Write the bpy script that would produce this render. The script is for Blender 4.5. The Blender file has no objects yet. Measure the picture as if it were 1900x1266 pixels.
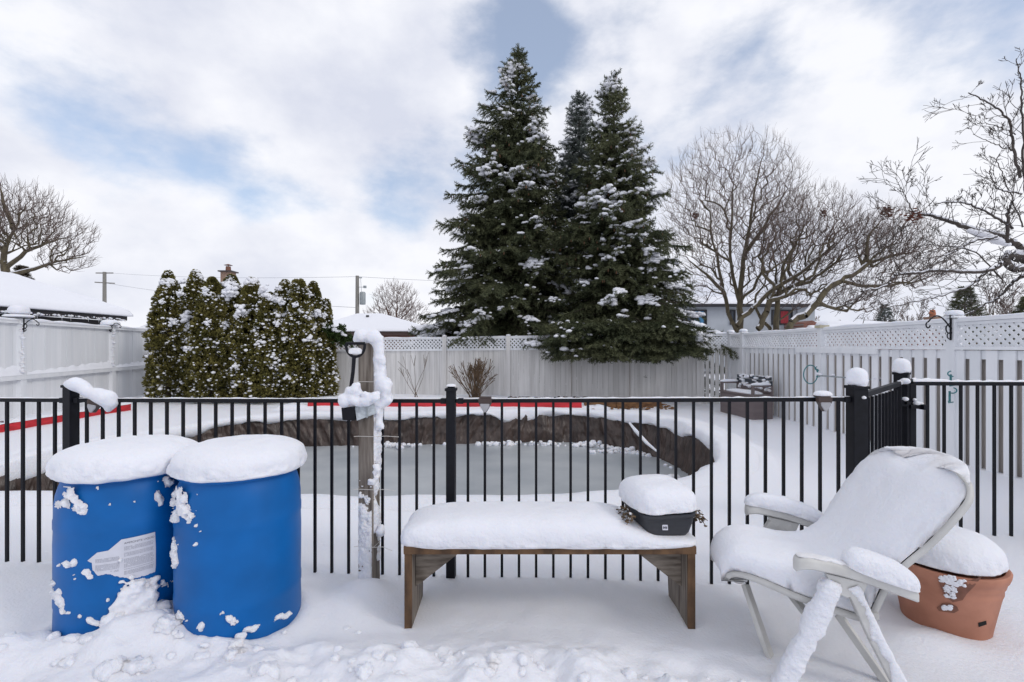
import bpy, bmesh, math, random
import numpy as np
from mathutils import Vector, Matrix
R = math.radians
sc = bpy.context.scene
C = sc.collection
random.seed(7)
rng = np.random.default_rng(11)

# ------------------------------------------------------------------ camera
CAMZ = 1.45
F = 900.0                      # focal length in pixels of the 1900 px wide photograph
cam_d = bpy.data.cameras.new("camera"); cam = bpy.data.objects.new("camera", cam_d); C.objects.link(cam)
cam_d.sensor_width = 36.0; cam_d.lens = 36.0 * F / 1900.0; cam_d.shift_y = 10.0 / 1900.0
cam_d.clip_start = 0.05; cam_d.clip_end = 2000
cam.location = (0, 0, CAMZ); cam.rotation_euler = (R(90), 0, 0)
sc.camera = cam

# ------------------------------------------------------------------ world, sun, exposure
SUN_DIR = Vector((0.80, -0.42, 0.62)).normalized()      # towards the sun
sun_el = math.asin(SUN_DIR.z); sun_az = math.atan2(SUN_DIR.x, SUN_DIR.y)
w = bpy.data.worlds.new("World"); sc.world = w; w.use_nodes = True
nt = w.node_tree; N = nt.nodes; L = nt.links; N.clear()
def nd(tree, t, **kw):
    n = tree.nodes.new(t)
    for k, v in kw.items():
        if k.startswith('i_'):
            n.inputs[k[2:].replace('_', ' ')].default_value = v
        else: setattr(n, k, v)
    return n
out = nd(nt, 'ShaderNodeOutputWorld'); bg = nd(nt, 'ShaderNodeBackground'); bg.inputs['Strength'].default_value = 0.1
sky = nd(nt, 'ShaderNodeTexSky'); sky.sky_type = 'NISHITA'; sky.sun_disc = False
sky.sun_elevation = sun_el; sky.sun_rotation = sun_az; sky.air_density = 1.0; sky.dust_density = 1.2; sky.ozone_density = 1.0
tc = nd(nt, 'ShaderNodeTexCoord')
def vdir(px, py): return Vector(((px - 950) / F, 1.0, (643 - py) / F)).normalized()
# cloud density in direction space, a touch flattened so that clouds stretch along the horizon
mp = nd(nt, 'ShaderNodeMapping'); mp.inputs['Scale'].default_value = (1.0, 1.0, 1.9); mp.inputs['Location'].default_value = (3.1, 0.4, 1.7)
L.new(tc.outputs['Generated'], mp.inputs['Vector'])
n1 = nd(nt, 'ShaderNodeTexNoise'); n1.inputs['Scale'].default_value = 2.1; n1.inputs['Detail'].default_value = 9; n1.inputs['Roughness'].default_value = .57
L.new(mp.outputs[0], n1.inputs['Vector'])
n2 = nd(nt, 'ShaderNodeTexNoise'); n2.inputs['Scale'].default_value = 3.4; n2.inputs['Detail'].default_value = 8; n2.inputs['Roughness'].default_value = .55
mp2 = nd(nt, 'ShaderNodeMapping'); mp2.inputs['Scale'].default_value = (1, 1, 1.5); mp2.inputs['Location'].default_value = (9.1, 2.4, 5.7)
L.new(tc.outputs['Generated'], mp2.inputs['Vector']); L.new(mp2.outputs[0], n2.inputs['Vector'])
def math_node(tree, op, a, b, clamp=False):
    m = tree.nodes.new('ShaderNodeMath'); m.operation = op; m.use_clamp = clamp
    for i, x in enumerate((a, b)):
        if x is None: continue
        if isinstance(x, (int, float)): m.inputs[i].default_value = x
        else: tree.links.new(x, m.inputs[i])
    return m.outputs[0]
dens = math_node(nt, 'ADD', n1.outputs[0], 0.20)
nrm = nd(nt, 'ShaderNodeVectorMath', operation='NORMALIZE'); L.new(tc.outputs['Generated'], nrm.inputs[0])
for px, py, rad, amt in ((930, 95, .13, .26), (1080, 10, .16, .18), (800, 330, .16, .15), (330, 385, .17, .15), (110, 300, .10, .10), (500, 300, .12, .06),
                         (540, 440, .11, .15), (730, 420, .09, .07), (1215, 270, .10, .10), (690, 560, .08, .10), (1280, 20, .14, .06), (-900, -200, .5, .12), (2600, -900, .6, .2)):
    d = nd(nt, 'ShaderNodeVectorMath', operation='DOT_PRODUCT'); d.inputs[1].default_value = vdir(px, py)
    L.new(nrm.outputs[0], d.inputs[0])
    mr = nd(nt, 'ShaderNodeMapRange'); mr.interpolation_type = 'SMOOTHSTEP'
    mr.inputs['From Min'].default_value = math.cos(rad * 1.2); mr.inputs['From Max'].default_value = 1.0
    mr.inputs['To Min'].default_value = 0; mr.inputs['To Max'].default_value = amt
    L.new(d.outputs['Value'], mr.inputs['Value'])
    dens = math_node(nt, 'SUBTRACT', dens, mr.outputs[0])
dens = math_node(nt, 'ADD', dens, math_node(nt, 'MULTIPLY', math_node(nt, 'SUBTRACT', n2.outputs[0], .5), .38))
cov = nd(nt, 'ShaderNodeMapRange'); cov.interpolation_type = 'SMOOTHSTEP'
cov.inputs['From Min'].default_value = .40; cov.inputs['From Max'].default_value = .61
L.new(dens, cov.inputs['Value'])
shade = nd(nt, 'ShaderNodeValToRGB'); L.new(n2.outputs[0], shade.inputs[0])
shade.color_ramp.elements[0].position = .36; shade.color_ramp.elements[0].color = (.66, .69, .80, 1)
shade.color_ramp.elements[1].position = .62; shade.color_ramp.elements[1].color = (.90, .91, .96, 1)
cm = nd(nt, 'ShaderNodeVectorMath', operation='SCALE'); cm.inputs['Scale'].default_value = 10.9; L.new(shade.outputs[0], cm.inputs[0])
sm = nd(nt, 'ShaderNodeMixRGB', blend_type='MIX'); sm.inputs[0].default_value = .38      # thin high cloud everywhere
sks = nd(nt, 'ShaderNodeVectorMath', operation='SCALE'); sks.inputs['Scale'].default_value = 1.75; L.new(sky.outputs[0], sks.inputs[0])
L.new(sks.outputs[0], sm.inputs[1]); sm.inputs[2].default_value = (6.6, 7.3, 8.9, 1)
mx = nd(nt, 'ShaderNodeMixRGB', blend_type='MIX')
L.new(cov.outputs[0], mx.inputs[0]); L.new(sm.outputs[0], mx.inputs[1]); L.new(cm.outputs[0], mx.inputs[2])
L.new(mx.outputs[0], bg.inputs['Color']); L.new(bg.outputs[0], out.inputs['Surface'])

sd = bpy.data.lights.new("sun", 'SUN'); sun = bpy.data.objects.new("sun", sd); C.objects.link(sun)
sd.energy = .85; sd.angle = R(13); sd.color = (1.0, .95, .88)
sun.rotation_euler = SUN_DIR.to_track_quat('Z', 'Y').to_euler(); sun.location = (10, -5, 12)
sc.view_settings.view_transform = 'Standard'; sc.view_settings.look = 'None'
sc.view_settings.exposure = -0.03; sc.view_settings.gamma = 1
sc.cycles.use_denoising = True
try: sc.cycles.denoiser = 'OPENIMAGEDENOISE'
except Exception: pass
sc.cycles.max_bounces = 6; sc.cycles.diffuse_bounces = 3; sc.cycles.glossy_bounces = 2; sc.cycles.transmission_bounces = 3; sc.cycles.transparent_max_bounces = 4

# ------------------------------------------------------------------ helpers
def P(px, py, Y): return Vector(((px - 950) / F * Y, Y, CAMZ + (643 - py) / F * Y))
def _hash(ix, iy, iz, seed):
    h = (ix * 374761393 + iy * 668265263 + iz * 2147483647 + seed * 974634777) & 0xFFFFFFFF
    h = ((h ^ (h >> 13)) * 1274126177) & 0xFFFFFFFF
    h = h ^ (h >> 16)
    return (h & 0xFFFF).astype(np.float64) / 65535.0
def vnoise(p, seed=0):
    p = np.asarray(p, float); i = np.floor(p).astype(np.int64); f = p - i; f = f * f * (3 - 2 * f)
    r = 0
    for dx in (0, 1):
        for dy in (0, 1):
            for dz in (0, 1):
                wt = (f[:, 0] if dx else 1 - f[:, 0]) * (f[:, 1] if dy else 1 - f[:, 1]) * (f[:, 2] if dz else 1 - f[:, 2])
                r = r + wt * _hash(i[:, 0] + dx, i[:, 1] + dy, i[:, 2] + dz, seed)
    return r
def fbm(p, octaves=4, seed=0, gain=.5):
    p = np.asarray(p, float); a = 1.0; s = 0; t = 0
    for o in range(octaves):
        s = s + a * vnoise(p * (2.03 ** o) + 17.3 * o, seed + o); t += a; a *= gain
    return s / t - .5
def sstep(a, b, x):
    t = np.clip((x - a) / (b - a), 0, 1); return t * t * (3 - 2 * t)

_mats = {}
def mat(name, col, rough=.6, metal=0.0, var=0.0, vscale=8.0, col2=None, bump=0.0, bscale=40.0, bdist=.01, stretch=(1, 1, 1),
        island=0.0, spec=.5, sss=0.0, detail=5):
    if name in _mats: return _mats[name]
    m = bpy.data.materials.new(name); m.use_nodes = True; t = m.node_tree; b = t.nodes['Principled BSDF']
    b.inputs['Roughness'].default_value = rough; b.inputs['Metallic'].default_value = metal
    b.inputs['Specular IOR Level'].default_value = spec
    b.inputs['Base Color'].default_value = (*col, 1)
    g = t.nodes.new('ShaderNodeNewGeometry'); mpn = t.nodes.new('ShaderNodeMapping'); mpn.inputs['Scale'].default_value = stretch
    t.links.new(g.outputs['Position'], mpn.inputs['Vector'])
    colsock = None
    if var > 0 or col2:
        n = t.nodes.new('ShaderNodeTexNoise'); n.inputs['Scale'].default_value = vscale; n.inputs['Detail'].default_value = detail
        t.links.new(mpn.outputs[0], n.inputs['Vector'])
        r = t.nodes.new('ShaderNodeValToRGB'); t.links.new(n.outputs[0], r.inputs[0])
        r.color_ramp.elements[0].position = .34; r.color_ramp.elements[1].position = .66
        c2 = col2 if col2 else tuple(min(1, c * (1 + var)) for c in col)
        c1 = col if col2 else tuple(c * (1 - var) for c in col)
        r.color_ramp.elements[0].color = (*c1, 1); r.color_ramp.elements[1].color = (*c2, 1); colsock = r.outputs[0]
    if island > 0:
        mul = t.nodes.new('ShaderNodeMapRange'); mul.inputs['To Min'].default_value = 1 - island; mul.inputs['To Max'].default_value = 1 + island
        t.links.new(g.outputs['Random Per Island'], mul.inputs['Value'])
        v = t.nodes.new('ShaderNodeVectorMath'); v.operation = 'SCALE'
        if colsock: t.links.new(colsock, v.inputs[0])
        else: v.inputs[0].default_value = col
        t.links.new(mul.outputs[0], v.inputs['Scale']); colsock = v.outputs[0]
    if colsock: t.links.new(colsock, b.inputs['Base Color'])
    if bump > 0:
        n = t.nodes.new('ShaderNodeTexNoise'); n.inputs['Scale'].default_value = bscale; n.inputs['Detail'].default_value = detail
        t.links.new(mpn.outputs[0], n.inputs['Vector'])
        bp = t.nodes.new('ShaderNodeBump'); bp.inputs['Strength'].default_value = bump; bp.inputs['Distance'].default_value = bdist
        t.links.new(n.outputs[0], bp.inputs['Height']); t.links.new(bp.outputs[0], b.inputs['Normal'])
    if sss > 0:
        b.inputs['Subsurface Weight'].default_value = sss; b.inputs['Subsurface Radius'].default_value = (.02, .025, .03); b.inputs['Subsurface Scale'].default_value = 1
    _mats[name] = m
    return m

M_SNOW = mat('snow', (.79, .80, .85), rough=.6, bump=.5, bscale=70, bdist=.010, spec=.2, detail=6, sss=.5)
M_SNOWF = mat('snow_far', (.83, .84, .885), rough=.6, bump=.4, bscale=14, bdist=.03, spec=.3)
M_SNOWR = mat('snow_rough', (.79, .80, .85), rough=.6, bump=.8, bscale=60, bdist=.014, spec=.2, detail=8, sss=.5)
M_BLACK = mat('black_powder_coat', (.006, .0065, .010), rough=.5, var=.25, vscale=30, bump=.15, bscale=200, bdist=.001, spec=.22)
M_WHITE = mat('white_painted_wood', (.76, .78, .81), rough=.6, col2=(.84, .85, .875), vscale=2.0, bump=.25, bscale=14, bdist=.004, stretch=(3, 3, .25), island=.05)
M_WHITEB = mat('weathered_white_boards', (.60, .59, .575), rough=.65, col2=(.75, .74, .73), vscale=2.2, bump=.3, bscale=14, bdist=.004, stretch=(5, 5, .35), island=.07, detail=8)
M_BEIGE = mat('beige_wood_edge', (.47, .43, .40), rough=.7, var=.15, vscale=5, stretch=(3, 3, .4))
M_BLUE = mat('blue_plastic', (.0, .112, .38), rough=.45, var=.12, vscale=4, bump=.08, bscale=30, bdist=.002, spec=.28)
M_RED = mat('red_paint', (.52, .02, .03), rough=.55, var=.22, vscale=6, bump=.3, bscale=30, bdist=.003, stretch=(.4, 1, 3))
M_BROWNB = mat('rotten_brown_board', (.10, .045, .02), rough=.8, col2=(.26, .13, .05), vscale=9, bump=.8, bscale=20, bdist=.02, stretch=(.5, 1, 2))
M_LINER = mat('brown_tarp', (.034, .023, .019), rough=.40, col2=(.075, .050, .041), vscale=5, bump=.8, bscale=8, bdist=.03, stretch=(1.8, 1.8, .5), spec=.5, detail=5)
M_ICE = mat('pond_ice', (.31, .335, .36), rough=.40, col2=(.43, .45, .465), vscale=1.1, bump=.12, bscale=4, bdist=.01, detail=9)
M_WOODG = mat('grey_weathered_wood', (.085, .066, .052), rough=.8, col2=(.27, .235, .20), vscale=7, bump=.6, bscale=18, bdist=.004, stretch=(6, 6, .5), detail=8)
M_WOODH = mat('grey_brown_plank', (.075, .058, .045), rough=.8, col2=(.24, .205, .17), vscale=7, bump=.6, bscale=18, bdist=.004, stretch=(1.0, 6, 6), detail=8)
M_WOODE = mat('brown_wood_edge', (.050, .026, .013), rough=.8, col2=(.16, .088, .042), vscale=7, bump=.4, bscale=20, bdist=.003, stretch=(2, 4, 1), detail=7)
M_RESIN = mat('off_white_resin', (.56, .555, .535), rough=.55, var=.10, vscale=9, bump=.15, bscale=60, bdist=.002)
M_TERRA = mat('terracotta', (.36, .15, .092), rough=.7, col2=(.50, .225, .145), vscale=5, bump=.25, bscale=50, bdist=.003)
M_WETT = mat('wet_terracotta', (.19, .075, .045), rough=.5, var=.2, vscale=20)
M_PLANTER = mat('dark_grey_planter', (.028, .030, .036), rough=.5, var=.15, vscale=14, bump=.2, bscale=60, bdist=.002, stretch=(1, 1, 6))
M_DRIED = mat('dried_stems', (.10, .065, .035), rough=.85, var=.4, vscale=20)
M_SPRUCE = mat('spruce_needles', (.048, .060, .030), rough=.65, col2=(.118, .126, .064), vscale=1.5, island=.55, spec=.25)
M_SPRUCEB = mat('blue_spruce_needles', (.055, .070, .064), rough=.65, col2=(.12, .14, .125), vscale=1.5, island=.5, spec=.25)
M_BARKD = mat('dark_bark', (.045, .032, .022), rough=.9, var=.3, vscale=12, bump=.5, bscale=30)
M_BARK = mat('grey_bark', (.070, .055, .036), rough=.85, col2=(.130, .108, .062), vscale=6, bump=.5, bscale=20, stretch=(2, 2, .6))
M_TWIG = mat('bare_twigs', (.115, .085, .075), rough=.85, col2=(.175, .128, .108), vscale=2)
M_TWIGR = mat('reddish_twigs', (.115, .068, .055), rough=.85, col2=(.16, .105, .085), vscale=2)
M_BARKN = mat('dark_wet_bark', (.045, .036, .033), rough=.8, col2=(.085, .07, .06), vscale=7, bump=.4, bscale=30)
M_CEDAR = mat('cedar_foliage', (.098, .094, .026), rough=.7, col2=(.205, .180, .058), vscale=3, island=.6, spec=.2)
M_DEADLEAF = mat('dead_leaves', (.12, .035, .018), rough=.8, island=.4)
M_GARAGE = mat('dark_siding', (.016, .014, .016), rough=.7, var=.3, vscale=5, stretch=(1, 1, 8))
M_STUCCO = mat('pale_grey_stucco', (.40, .43, .47), rough=.8, var=.07, vscale=1.5, bump=.2, bscale=20)
M_BRICK = None
M_GLASSD = mat('dark_window_glass', (.02, .03, .045), rough=.08, var=.3, vscale=2, spec=.6)
M_CURTB = mat('blue_curtain', (.05, .20, .38), rough=.7, var=.3, vscale=8, stretch=(5, 5, .4))
M_CURTR = mat('red_curtain', (.28, .02, .03), rough=.7, var=.3, vscale=8, stretch=(5, 5, .4))
M_TAUPE = mat('taupe_plastic', (.155, .125, .125), rough=.6, var=.10, vscale=2, bump=.15, bscale=30, stretch=(1, 1, 8))
M_SLATE = mat('dark_slate_plastic', (.045, .052, .065), rough=.55, var=.2, vscale=10)
M_TEAL = mat('verdigris_metal', (.06, .22, .24), rough=.6, var=.2, vscale=30)
M_POLE = mat('grey_pole_wood', (.22, .21, .19), rough=.85, var=.15, vscale=8, stretch=(4, 4, .3))
M_METALG = mat('grey_metal', (.30, .33, .34), rough=.5, metal=.3, var=.1)
M_BRONZE = mat('bronze_plastic', (.055, .035, .030), rough=.45, var=.1)
M_LENS = mat('frosted_lens', (.36, .36, .38), rough=.35, var=.08, vscale=30)
M_PAPER = mat('white_label_paper', (.60, .61, .68), rough=.6, var=.04, vscale=20)
M_INK = mat('dark_ink', (.05, .05, .07), rough=.6)
M_INKG = mat('grey_ink', (.33, .34, .40), rough=.6)
M_TIE = mat('white_nylon', (.65, .62, .58), rough=.5)
M_CLEAR = mat('scratched_clear_plastic', (.42, .46, .49), rough=.25, var=.2, vscale=40, bump=.3, bscale=60)
M_LITTER = mat('leaf_litter', (.06, .03, .015), rough=.9, island=.5)

def brick_mat(name, c1, c2, mortar, scale=3.0):
    m = bpy.data.materials.new(name); m.use_nodes = True; t = m.node_tree; b = t.nodes['Principled BSDF']; b.inputs['Roughness'].default_value = .85
    g = t.nodes.new('ShaderNodeTexCoord'); mpn = t.nodes.new('ShaderNodeMapping'); mpn.inputs['Rotation'].default_value = (R(90), 0, 0)
    t.links.new(g.outputs['Object'], mpn.inputs[0])
    br = t.nodes.new('ShaderNodeTexBrick'); br.inputs['Scale'].default_value = scale; br.inputs['Color1'].default_value = (*c1, 1); br.inputs['Color2'].default_value = (*c2, 1)
    br.inputs['Mortar'].default_value = (*mortar, 1); t.links.new(mpn.outputs[0], br.inputs['Vector']); t.links.new(br.outputs[0], b.inputs['Base Color'])
    return m
M_BRICK = brick_mat('red_brick', (.16, .05, .035), (.22, .08, .055), (.22, .17, .15))
M_BRICKT = brick_mat('tan_brick', (.24, .14, .10), (.30, .19, .13), (.30, .25, .21), 5)

def tag(o, label=None, cat=None, group=None, kind=None):
    if label: o['label'] = label
    if cat: o['category'] = cat
    if group: o['group'] = group
    if kind: o['kind'] = kind
    return o
def empty(name, loc, label, cat, group=None, rotz=0):
    o = bpy.data.objects.new(name, None); C.objects.link(o); o.location = loc; o.rotation_euler = (0, 0, rotz); o.empty_display_size = .1
    return tag(o, label, cat, group)
def setparent(o, parent):
    """parent while keeping world-space geometry (parents are never scaled)"""
    o.parent = parent
    m = Matrix.Translation(parent.location) @ parent.rotation_euler.to_matrix().to_4x4()
    if parent.parent is not None: m = Matrix.Translation(parent.parent.location) @ parent.parent.rotation_euler.to_matrix().to_4x4() if parent.type == 'MESH' else m
    o.matrix_parent_inverse = m.inverted() if not o.get('_local') else Matrix.Identity(4)
def mesh_np(name, V, Fc, m, parent=None, smooth=False, world=True):
    """V (n,3) array; Fc (m,k) int array or list of such arrays"""
    me = bpy.data.meshes.new(name); V = np.asarray(V, np.float32)
    if isinstance(Fc, np.ndarray): Fc = [Fc]
    Fc = [np.asarray(f, np.int32) for f in Fc if len(f)]
    loops = np.concatenate([f.ravel() for f in Fc]); tot = np.concatenate([np.full(len(f), f.shape[1], np.int32) for f in Fc])
    start = np.concatenate([[0], np.cumsum(tot)[:-1]]).astype(np.int32)
    me.vertices.add(len(V)); me.vertices.foreach_set('co', V.ravel())
    me.loops.add(len(loops)); me.loops.foreach_set('vertex_index', loops)
    me.polygons.add(len(tot)); me.polygons.foreach_set('loop_start', start); me.polygons.foreach_set('loop_total', tot)
    if smooth: me.polygons.foreach_set('use_smooth', np.ones(len(tot), bool))
    me.update(calc_edges=True); me.validate()
    for mm in (m if isinstance(m, (list, tuple)) else [m]): me.materials.append(mm)
    o = bpy.data.objects.new(name, me); C.objects.link(o)
    if parent is not None:
        o.parent = parent
        if world: o.matrix_parent_inverse = worldmat(parent).inverted()
    return o
def worldmat(o):
    m = Matrix.Translation(o.location) @ o.rotation_euler.to_matrix().to_4x4()
    if o.parent is not None: m = worldmat(o.parent) @ o.matrix_parent_inverse @ m
    return m
class MB:
    """collects boxes, tubes, lathes and prisms; build() links them as one mesh object"""
    def __init__(s): s.V = []; s.F = []; s.n = 0
    def add(s, V, F):
        V = np.asarray(V, float)
        s.V.append(V)
        for f in F: s.F.append(tuple(int(i) + s.n for i in f))
        s.n += len(V); return s
    def box(s, c, size, rot=None, taper=1.0):
        x, y, z = [a / 2 for a in size]; v = []
        for sz in (-1, 1):
            k = taper if sz > 0 else 1
            for sx, sy in ((-1, -1), (1, -1), (1, 1), (-1, 1)): v.append((sx * x * k, sy * y * k, sz * z))
        v = np.array(v)
        if rot is not None: v = v @ np.array(rot.to_3x3()).T
        return s.add(v + np.array(c), [(0, 3, 2, 1), (4, 5, 6, 7), (0, 1, 5, 4), (1, 2, 6, 5), (2, 3, 7, 6), (3, 0, 4, 7)])
    def bar(s, a, b, wd, th, up=(0, 0, 1)):
        """box beam from a to b; wd sideways, th along up"""
        a = Vector(a); b = Vector(b); d = (b - a); ln = d.length; d.normalize(); up = Vector(up)
        side = d.cross(up)
        if side.length < 1e-5: side = d.cross(Vector((1, 0, 0)))
        side.normalize(); u = side.cross(d).normalized()
        v = []
        for p in (a, b):
            for i, j in ((-1, -1), (1, -1), (1, 1), (-1, 1)): v.append(p + side * (i * wd / 2) + u * (j * th / 2))
        return s.add(np.array([tuple(q) for q in v]), [(0, 1, 2, 3), (7, 6, 5, 4), (0, 4, 5, 1), (1, 5, 6, 2), (2, 6, 7, 3), (3, 7, 4, 0)])
    def tube(s, pts, r, n=8, cap=True):
        pts = [Vector(p) for p in pts]; rs = r if isinstance(r, (list, tuple)) else [r] * len(pts); V = []; Fc = []
        ref = None
        for i, p in enumerate(pts):
            d = (pts[min(i + 1, len(pts) - 1)] - pts[max(i - 1, 0)]).normalized()
            if ref is None: ref = Vector((0, 0, 1)) if abs(d.z) < .9 else Vector((1, 0, 0))
            u = (ref - d * ref.dot(d)).normalized(); ref = u; v = d.cross(u)
            for k in range(n):
                a = 2 * math.pi * k / n; V.append(tuple(p + (u * math.cos(a) + v * math.sin(a)) * rs[i]))
        for i in range(len(pts) - 1):
            for k in range(n):
                k2 = (k + 1) % n; Fc.append((i * n + k, i * n + k2, (i + 1) * n + k2, (i + 1) * n + k))
        if cap: Fc.append(tuple(range(n))[::-1]); Fc.append(tuple((len(pts) - 1) * n + k for k in range(n)))
        return s.add(V, Fc)
    def lathe(s, prof, c=(0, 0, 0), n=32, sx=1.0, sy=1.0, cap=True, rot=None):
        V = []; Fc = []
        for r, z in prof:
            for k in range(n):
                a = 2 * math.pi * k / n; V.append((r * math.cos(a) * sx, r * math.sin(a) * sy, z))
        for i in range(len(prof) - 1):
            for k in range(n):
                k2 = (k + 1) % n; Fc.append((i * n + k, i * n + k2, (i + 1) * n + k2, (i + 1) * n + k))
        if cap: Fc.append(tuple(range(n))[::-1]); Fc.append(tuple((len(prof) - 1) * n + k for k in range(n)))
        V = np.array(V)
        if rot is not None: V = V @ np.array(rot.to_3x3()).T
        return s.add(V + np.array(c), Fc)
    def prism(s, pts2, a, b):
        """polygon given as 3D points list a-side; extruded by vector b"""
        n = len(pts2); V = [tuple(Vector(p)) for p in pts2] + [tuple(Vector(p) + Vector(b)) for p in pts2]
        return s.add(V, [tuple(range(n))[::-1], tuple(range(n, 2 * n))] + [(i, (i + 1) % n, n + (i + 1) % n, n + i) for i in range(n)])
    def build(s, name, m, parent=None, smooth=False, bevel=0):
        me = bpy.data.meshes.new(name); V = np.concatenate(s.V)
        me.from_pydata(V.tolist(), [], s.F); me.validate(); me.materials.append(m)
        bm = bmesh.new(); bm.from_mesh(me); bmesh.ops.recalc_face_normals(bm, faces=bm.faces)
        if bevel: bmesh.ops.bevel(bm, geom=list(bm.edges), offset=bevel, segments=2, affect='EDGES', profile=.6)
        bm.to_mesh(me); bm.free()
        if smooth:
            me.polygons.foreach_set('use_smooth', np.ones(len(me.polygons), bool))
            try: me.set_sharp_from_angle(angle=R(50))
            except Exception: pass
        o = bpy.data.objects.new(name, me); C.objects.link(o)
        if parent is not None: o.parent = parent; o.matrix_parent_inverse = worldmat(parent).inverted()
        return o

_ico = {}
def ico(sub):
    if sub not in _ico:
        bm = bmesh.new(); bmesh.ops.create_icosphere(bm, subdivisions=sub, radius=1)
        V = np.array([v.co[:] for v in bm.verts]); Fc = np.array([[v.index for v in f.verts] for f in bm.faces]); bm.free(); _ico[sub] = (V, Fc)
    return _ico[sub]
def pillow(c, size, p=2.4, down=.25, noise=.008, nscale=14, sub=5, rotz=0.0, seed=0, edge=1.0, pz=2.6):
    """snow cushion: super-ellipsoid, its lower side squashed; size = (lx, ly, height)"""
    V, Fc = ico(sub); V = V.copy()
    q = np.array([p, p, 2.2])
    a = np.abs(V); rr = (a[:, 0] ** p + a[:, 1] ** p) ** (1 / p)
    r = 1.0 / np.power(np.power(rr, pz) + np.power(a[:, 2], pz), 1 / pz)
    V = V * r[:, None]
    W = V * np.array([size[0] / 2, size[1] / 2, size[2]])
    W[:, 2] = np.where(V[:, 2] < 0, V[:, 2] * size[2] * down, W[:, 2])
    cc, ss = math.cos(rotz), math.sin(rotz)
    W = np.stack([W[:, 0] * cc - W[:, 1] * ss, W[:, 0] * ss + W[:, 1] * cc, W[:, 2]], 1)
    c = np.array(c, float); pw = W + c
    nn = V / (np.linalg.norm(V, axis=1)[:, None] + 1e-9)
    nz = fbm(pw * nscale, 4, seed) * 2 * noise
    rim = np.exp(-(V[:, 2] / .35) ** 2) * fbm(pw * nscale * 3.0, 3, seed + 9) * 2 * noise * .8 * edge
    return pw + nn * (nz + rim)[:, None], Fc
def blobs(cs, rads, flat=.7, sub=2, noise=.25, seed=0, nrm=None, sq=.5):
    """many lumpy blobs in one mesh; nrm squashes them against a surface with that normal"""
    V0, F0 = ico(sub); n = len(cs); cs = np.asarray(cs, float); rads = np.asarray(rads, float)
    if rads.ndim == 1: rads = np.stack([rads, rads, rads * flat], 1)
    V = V0[None] * rads[:, None, :] + cs[:, None, :]
    V = V.reshape(-1, 3); base = np.repeat(cs, len(V0), 0); d = V - base
    sc_ = 1.0 / max(1e-3, float(rads.mean()))
    k = 1 + noise * 2 * fbm(V * sc_ * .9 + 3.3, 3, seed)
    d = d * k[:, None]
    if nrm is not None:
        nr = np.repeat(np.asarray(nrm, float), len(V0), 0); dn = (d * nr).sum(1)
        d = d - nr * (dn * (1 - sq))[:, None]
    V = base + d
    Fc = (F0[None] + (np.arange(n) * len(V0))[:, None, None]).reshape(-1, 3)
    return V, Fc
def join(parts):
    V = []; Fs = []; n = 0
    for v, f in parts: V.append(v); Fs.append(f + n); n += len(v)
    return np.concatenate(V), np.concatenate(Fs)
def segs_mesh(S, n=4):
    """S (m,8): p0(3) p1(3) r0 r1 -> open tapered prisms"""
    S = np.asarray(S, float); p0 = S[:, :3]; p1 = S[:, 3:6]; d = p1 - p0; ln = np.linalg.norm(d, axis=1); ok = ln > 1e-5
    p0, p1, d, S, ln = p0[ok], p1[ok], d[ok], S[ok], ln[ok]; d = d / ln[:, None]
    ref = np.where(np.abs(d[:, 2:3]) < .9, np.array([[0, 0, 1.]]), np.array([[1., 0, 0]]))
    u = np.cross(d, ref); u /= np.linalg.norm(u, axis=1)[:, None]; v = np.cross(d, u); V = []
    for e, (p, r) in enumerate(((p0, S[:, 6]), (p1, S[:, 7]))):
        for k in range(n):
            a = 2 * math.pi * k / n; V.append(p + (u * math.cos(a) + v * math.sin(a)) * r[:, None])
    V = np.stack(V, 1).reshape(-1, 3); m = len(p0); base = (np.arange(m) * 2 * n)[:, None, None]
    q = np.array([[k, (k + 1) % n, n + (k + 1) % n, n + k] for k in range(n)])
    return V, (q[None] + base).reshape(-1, 4)

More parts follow.
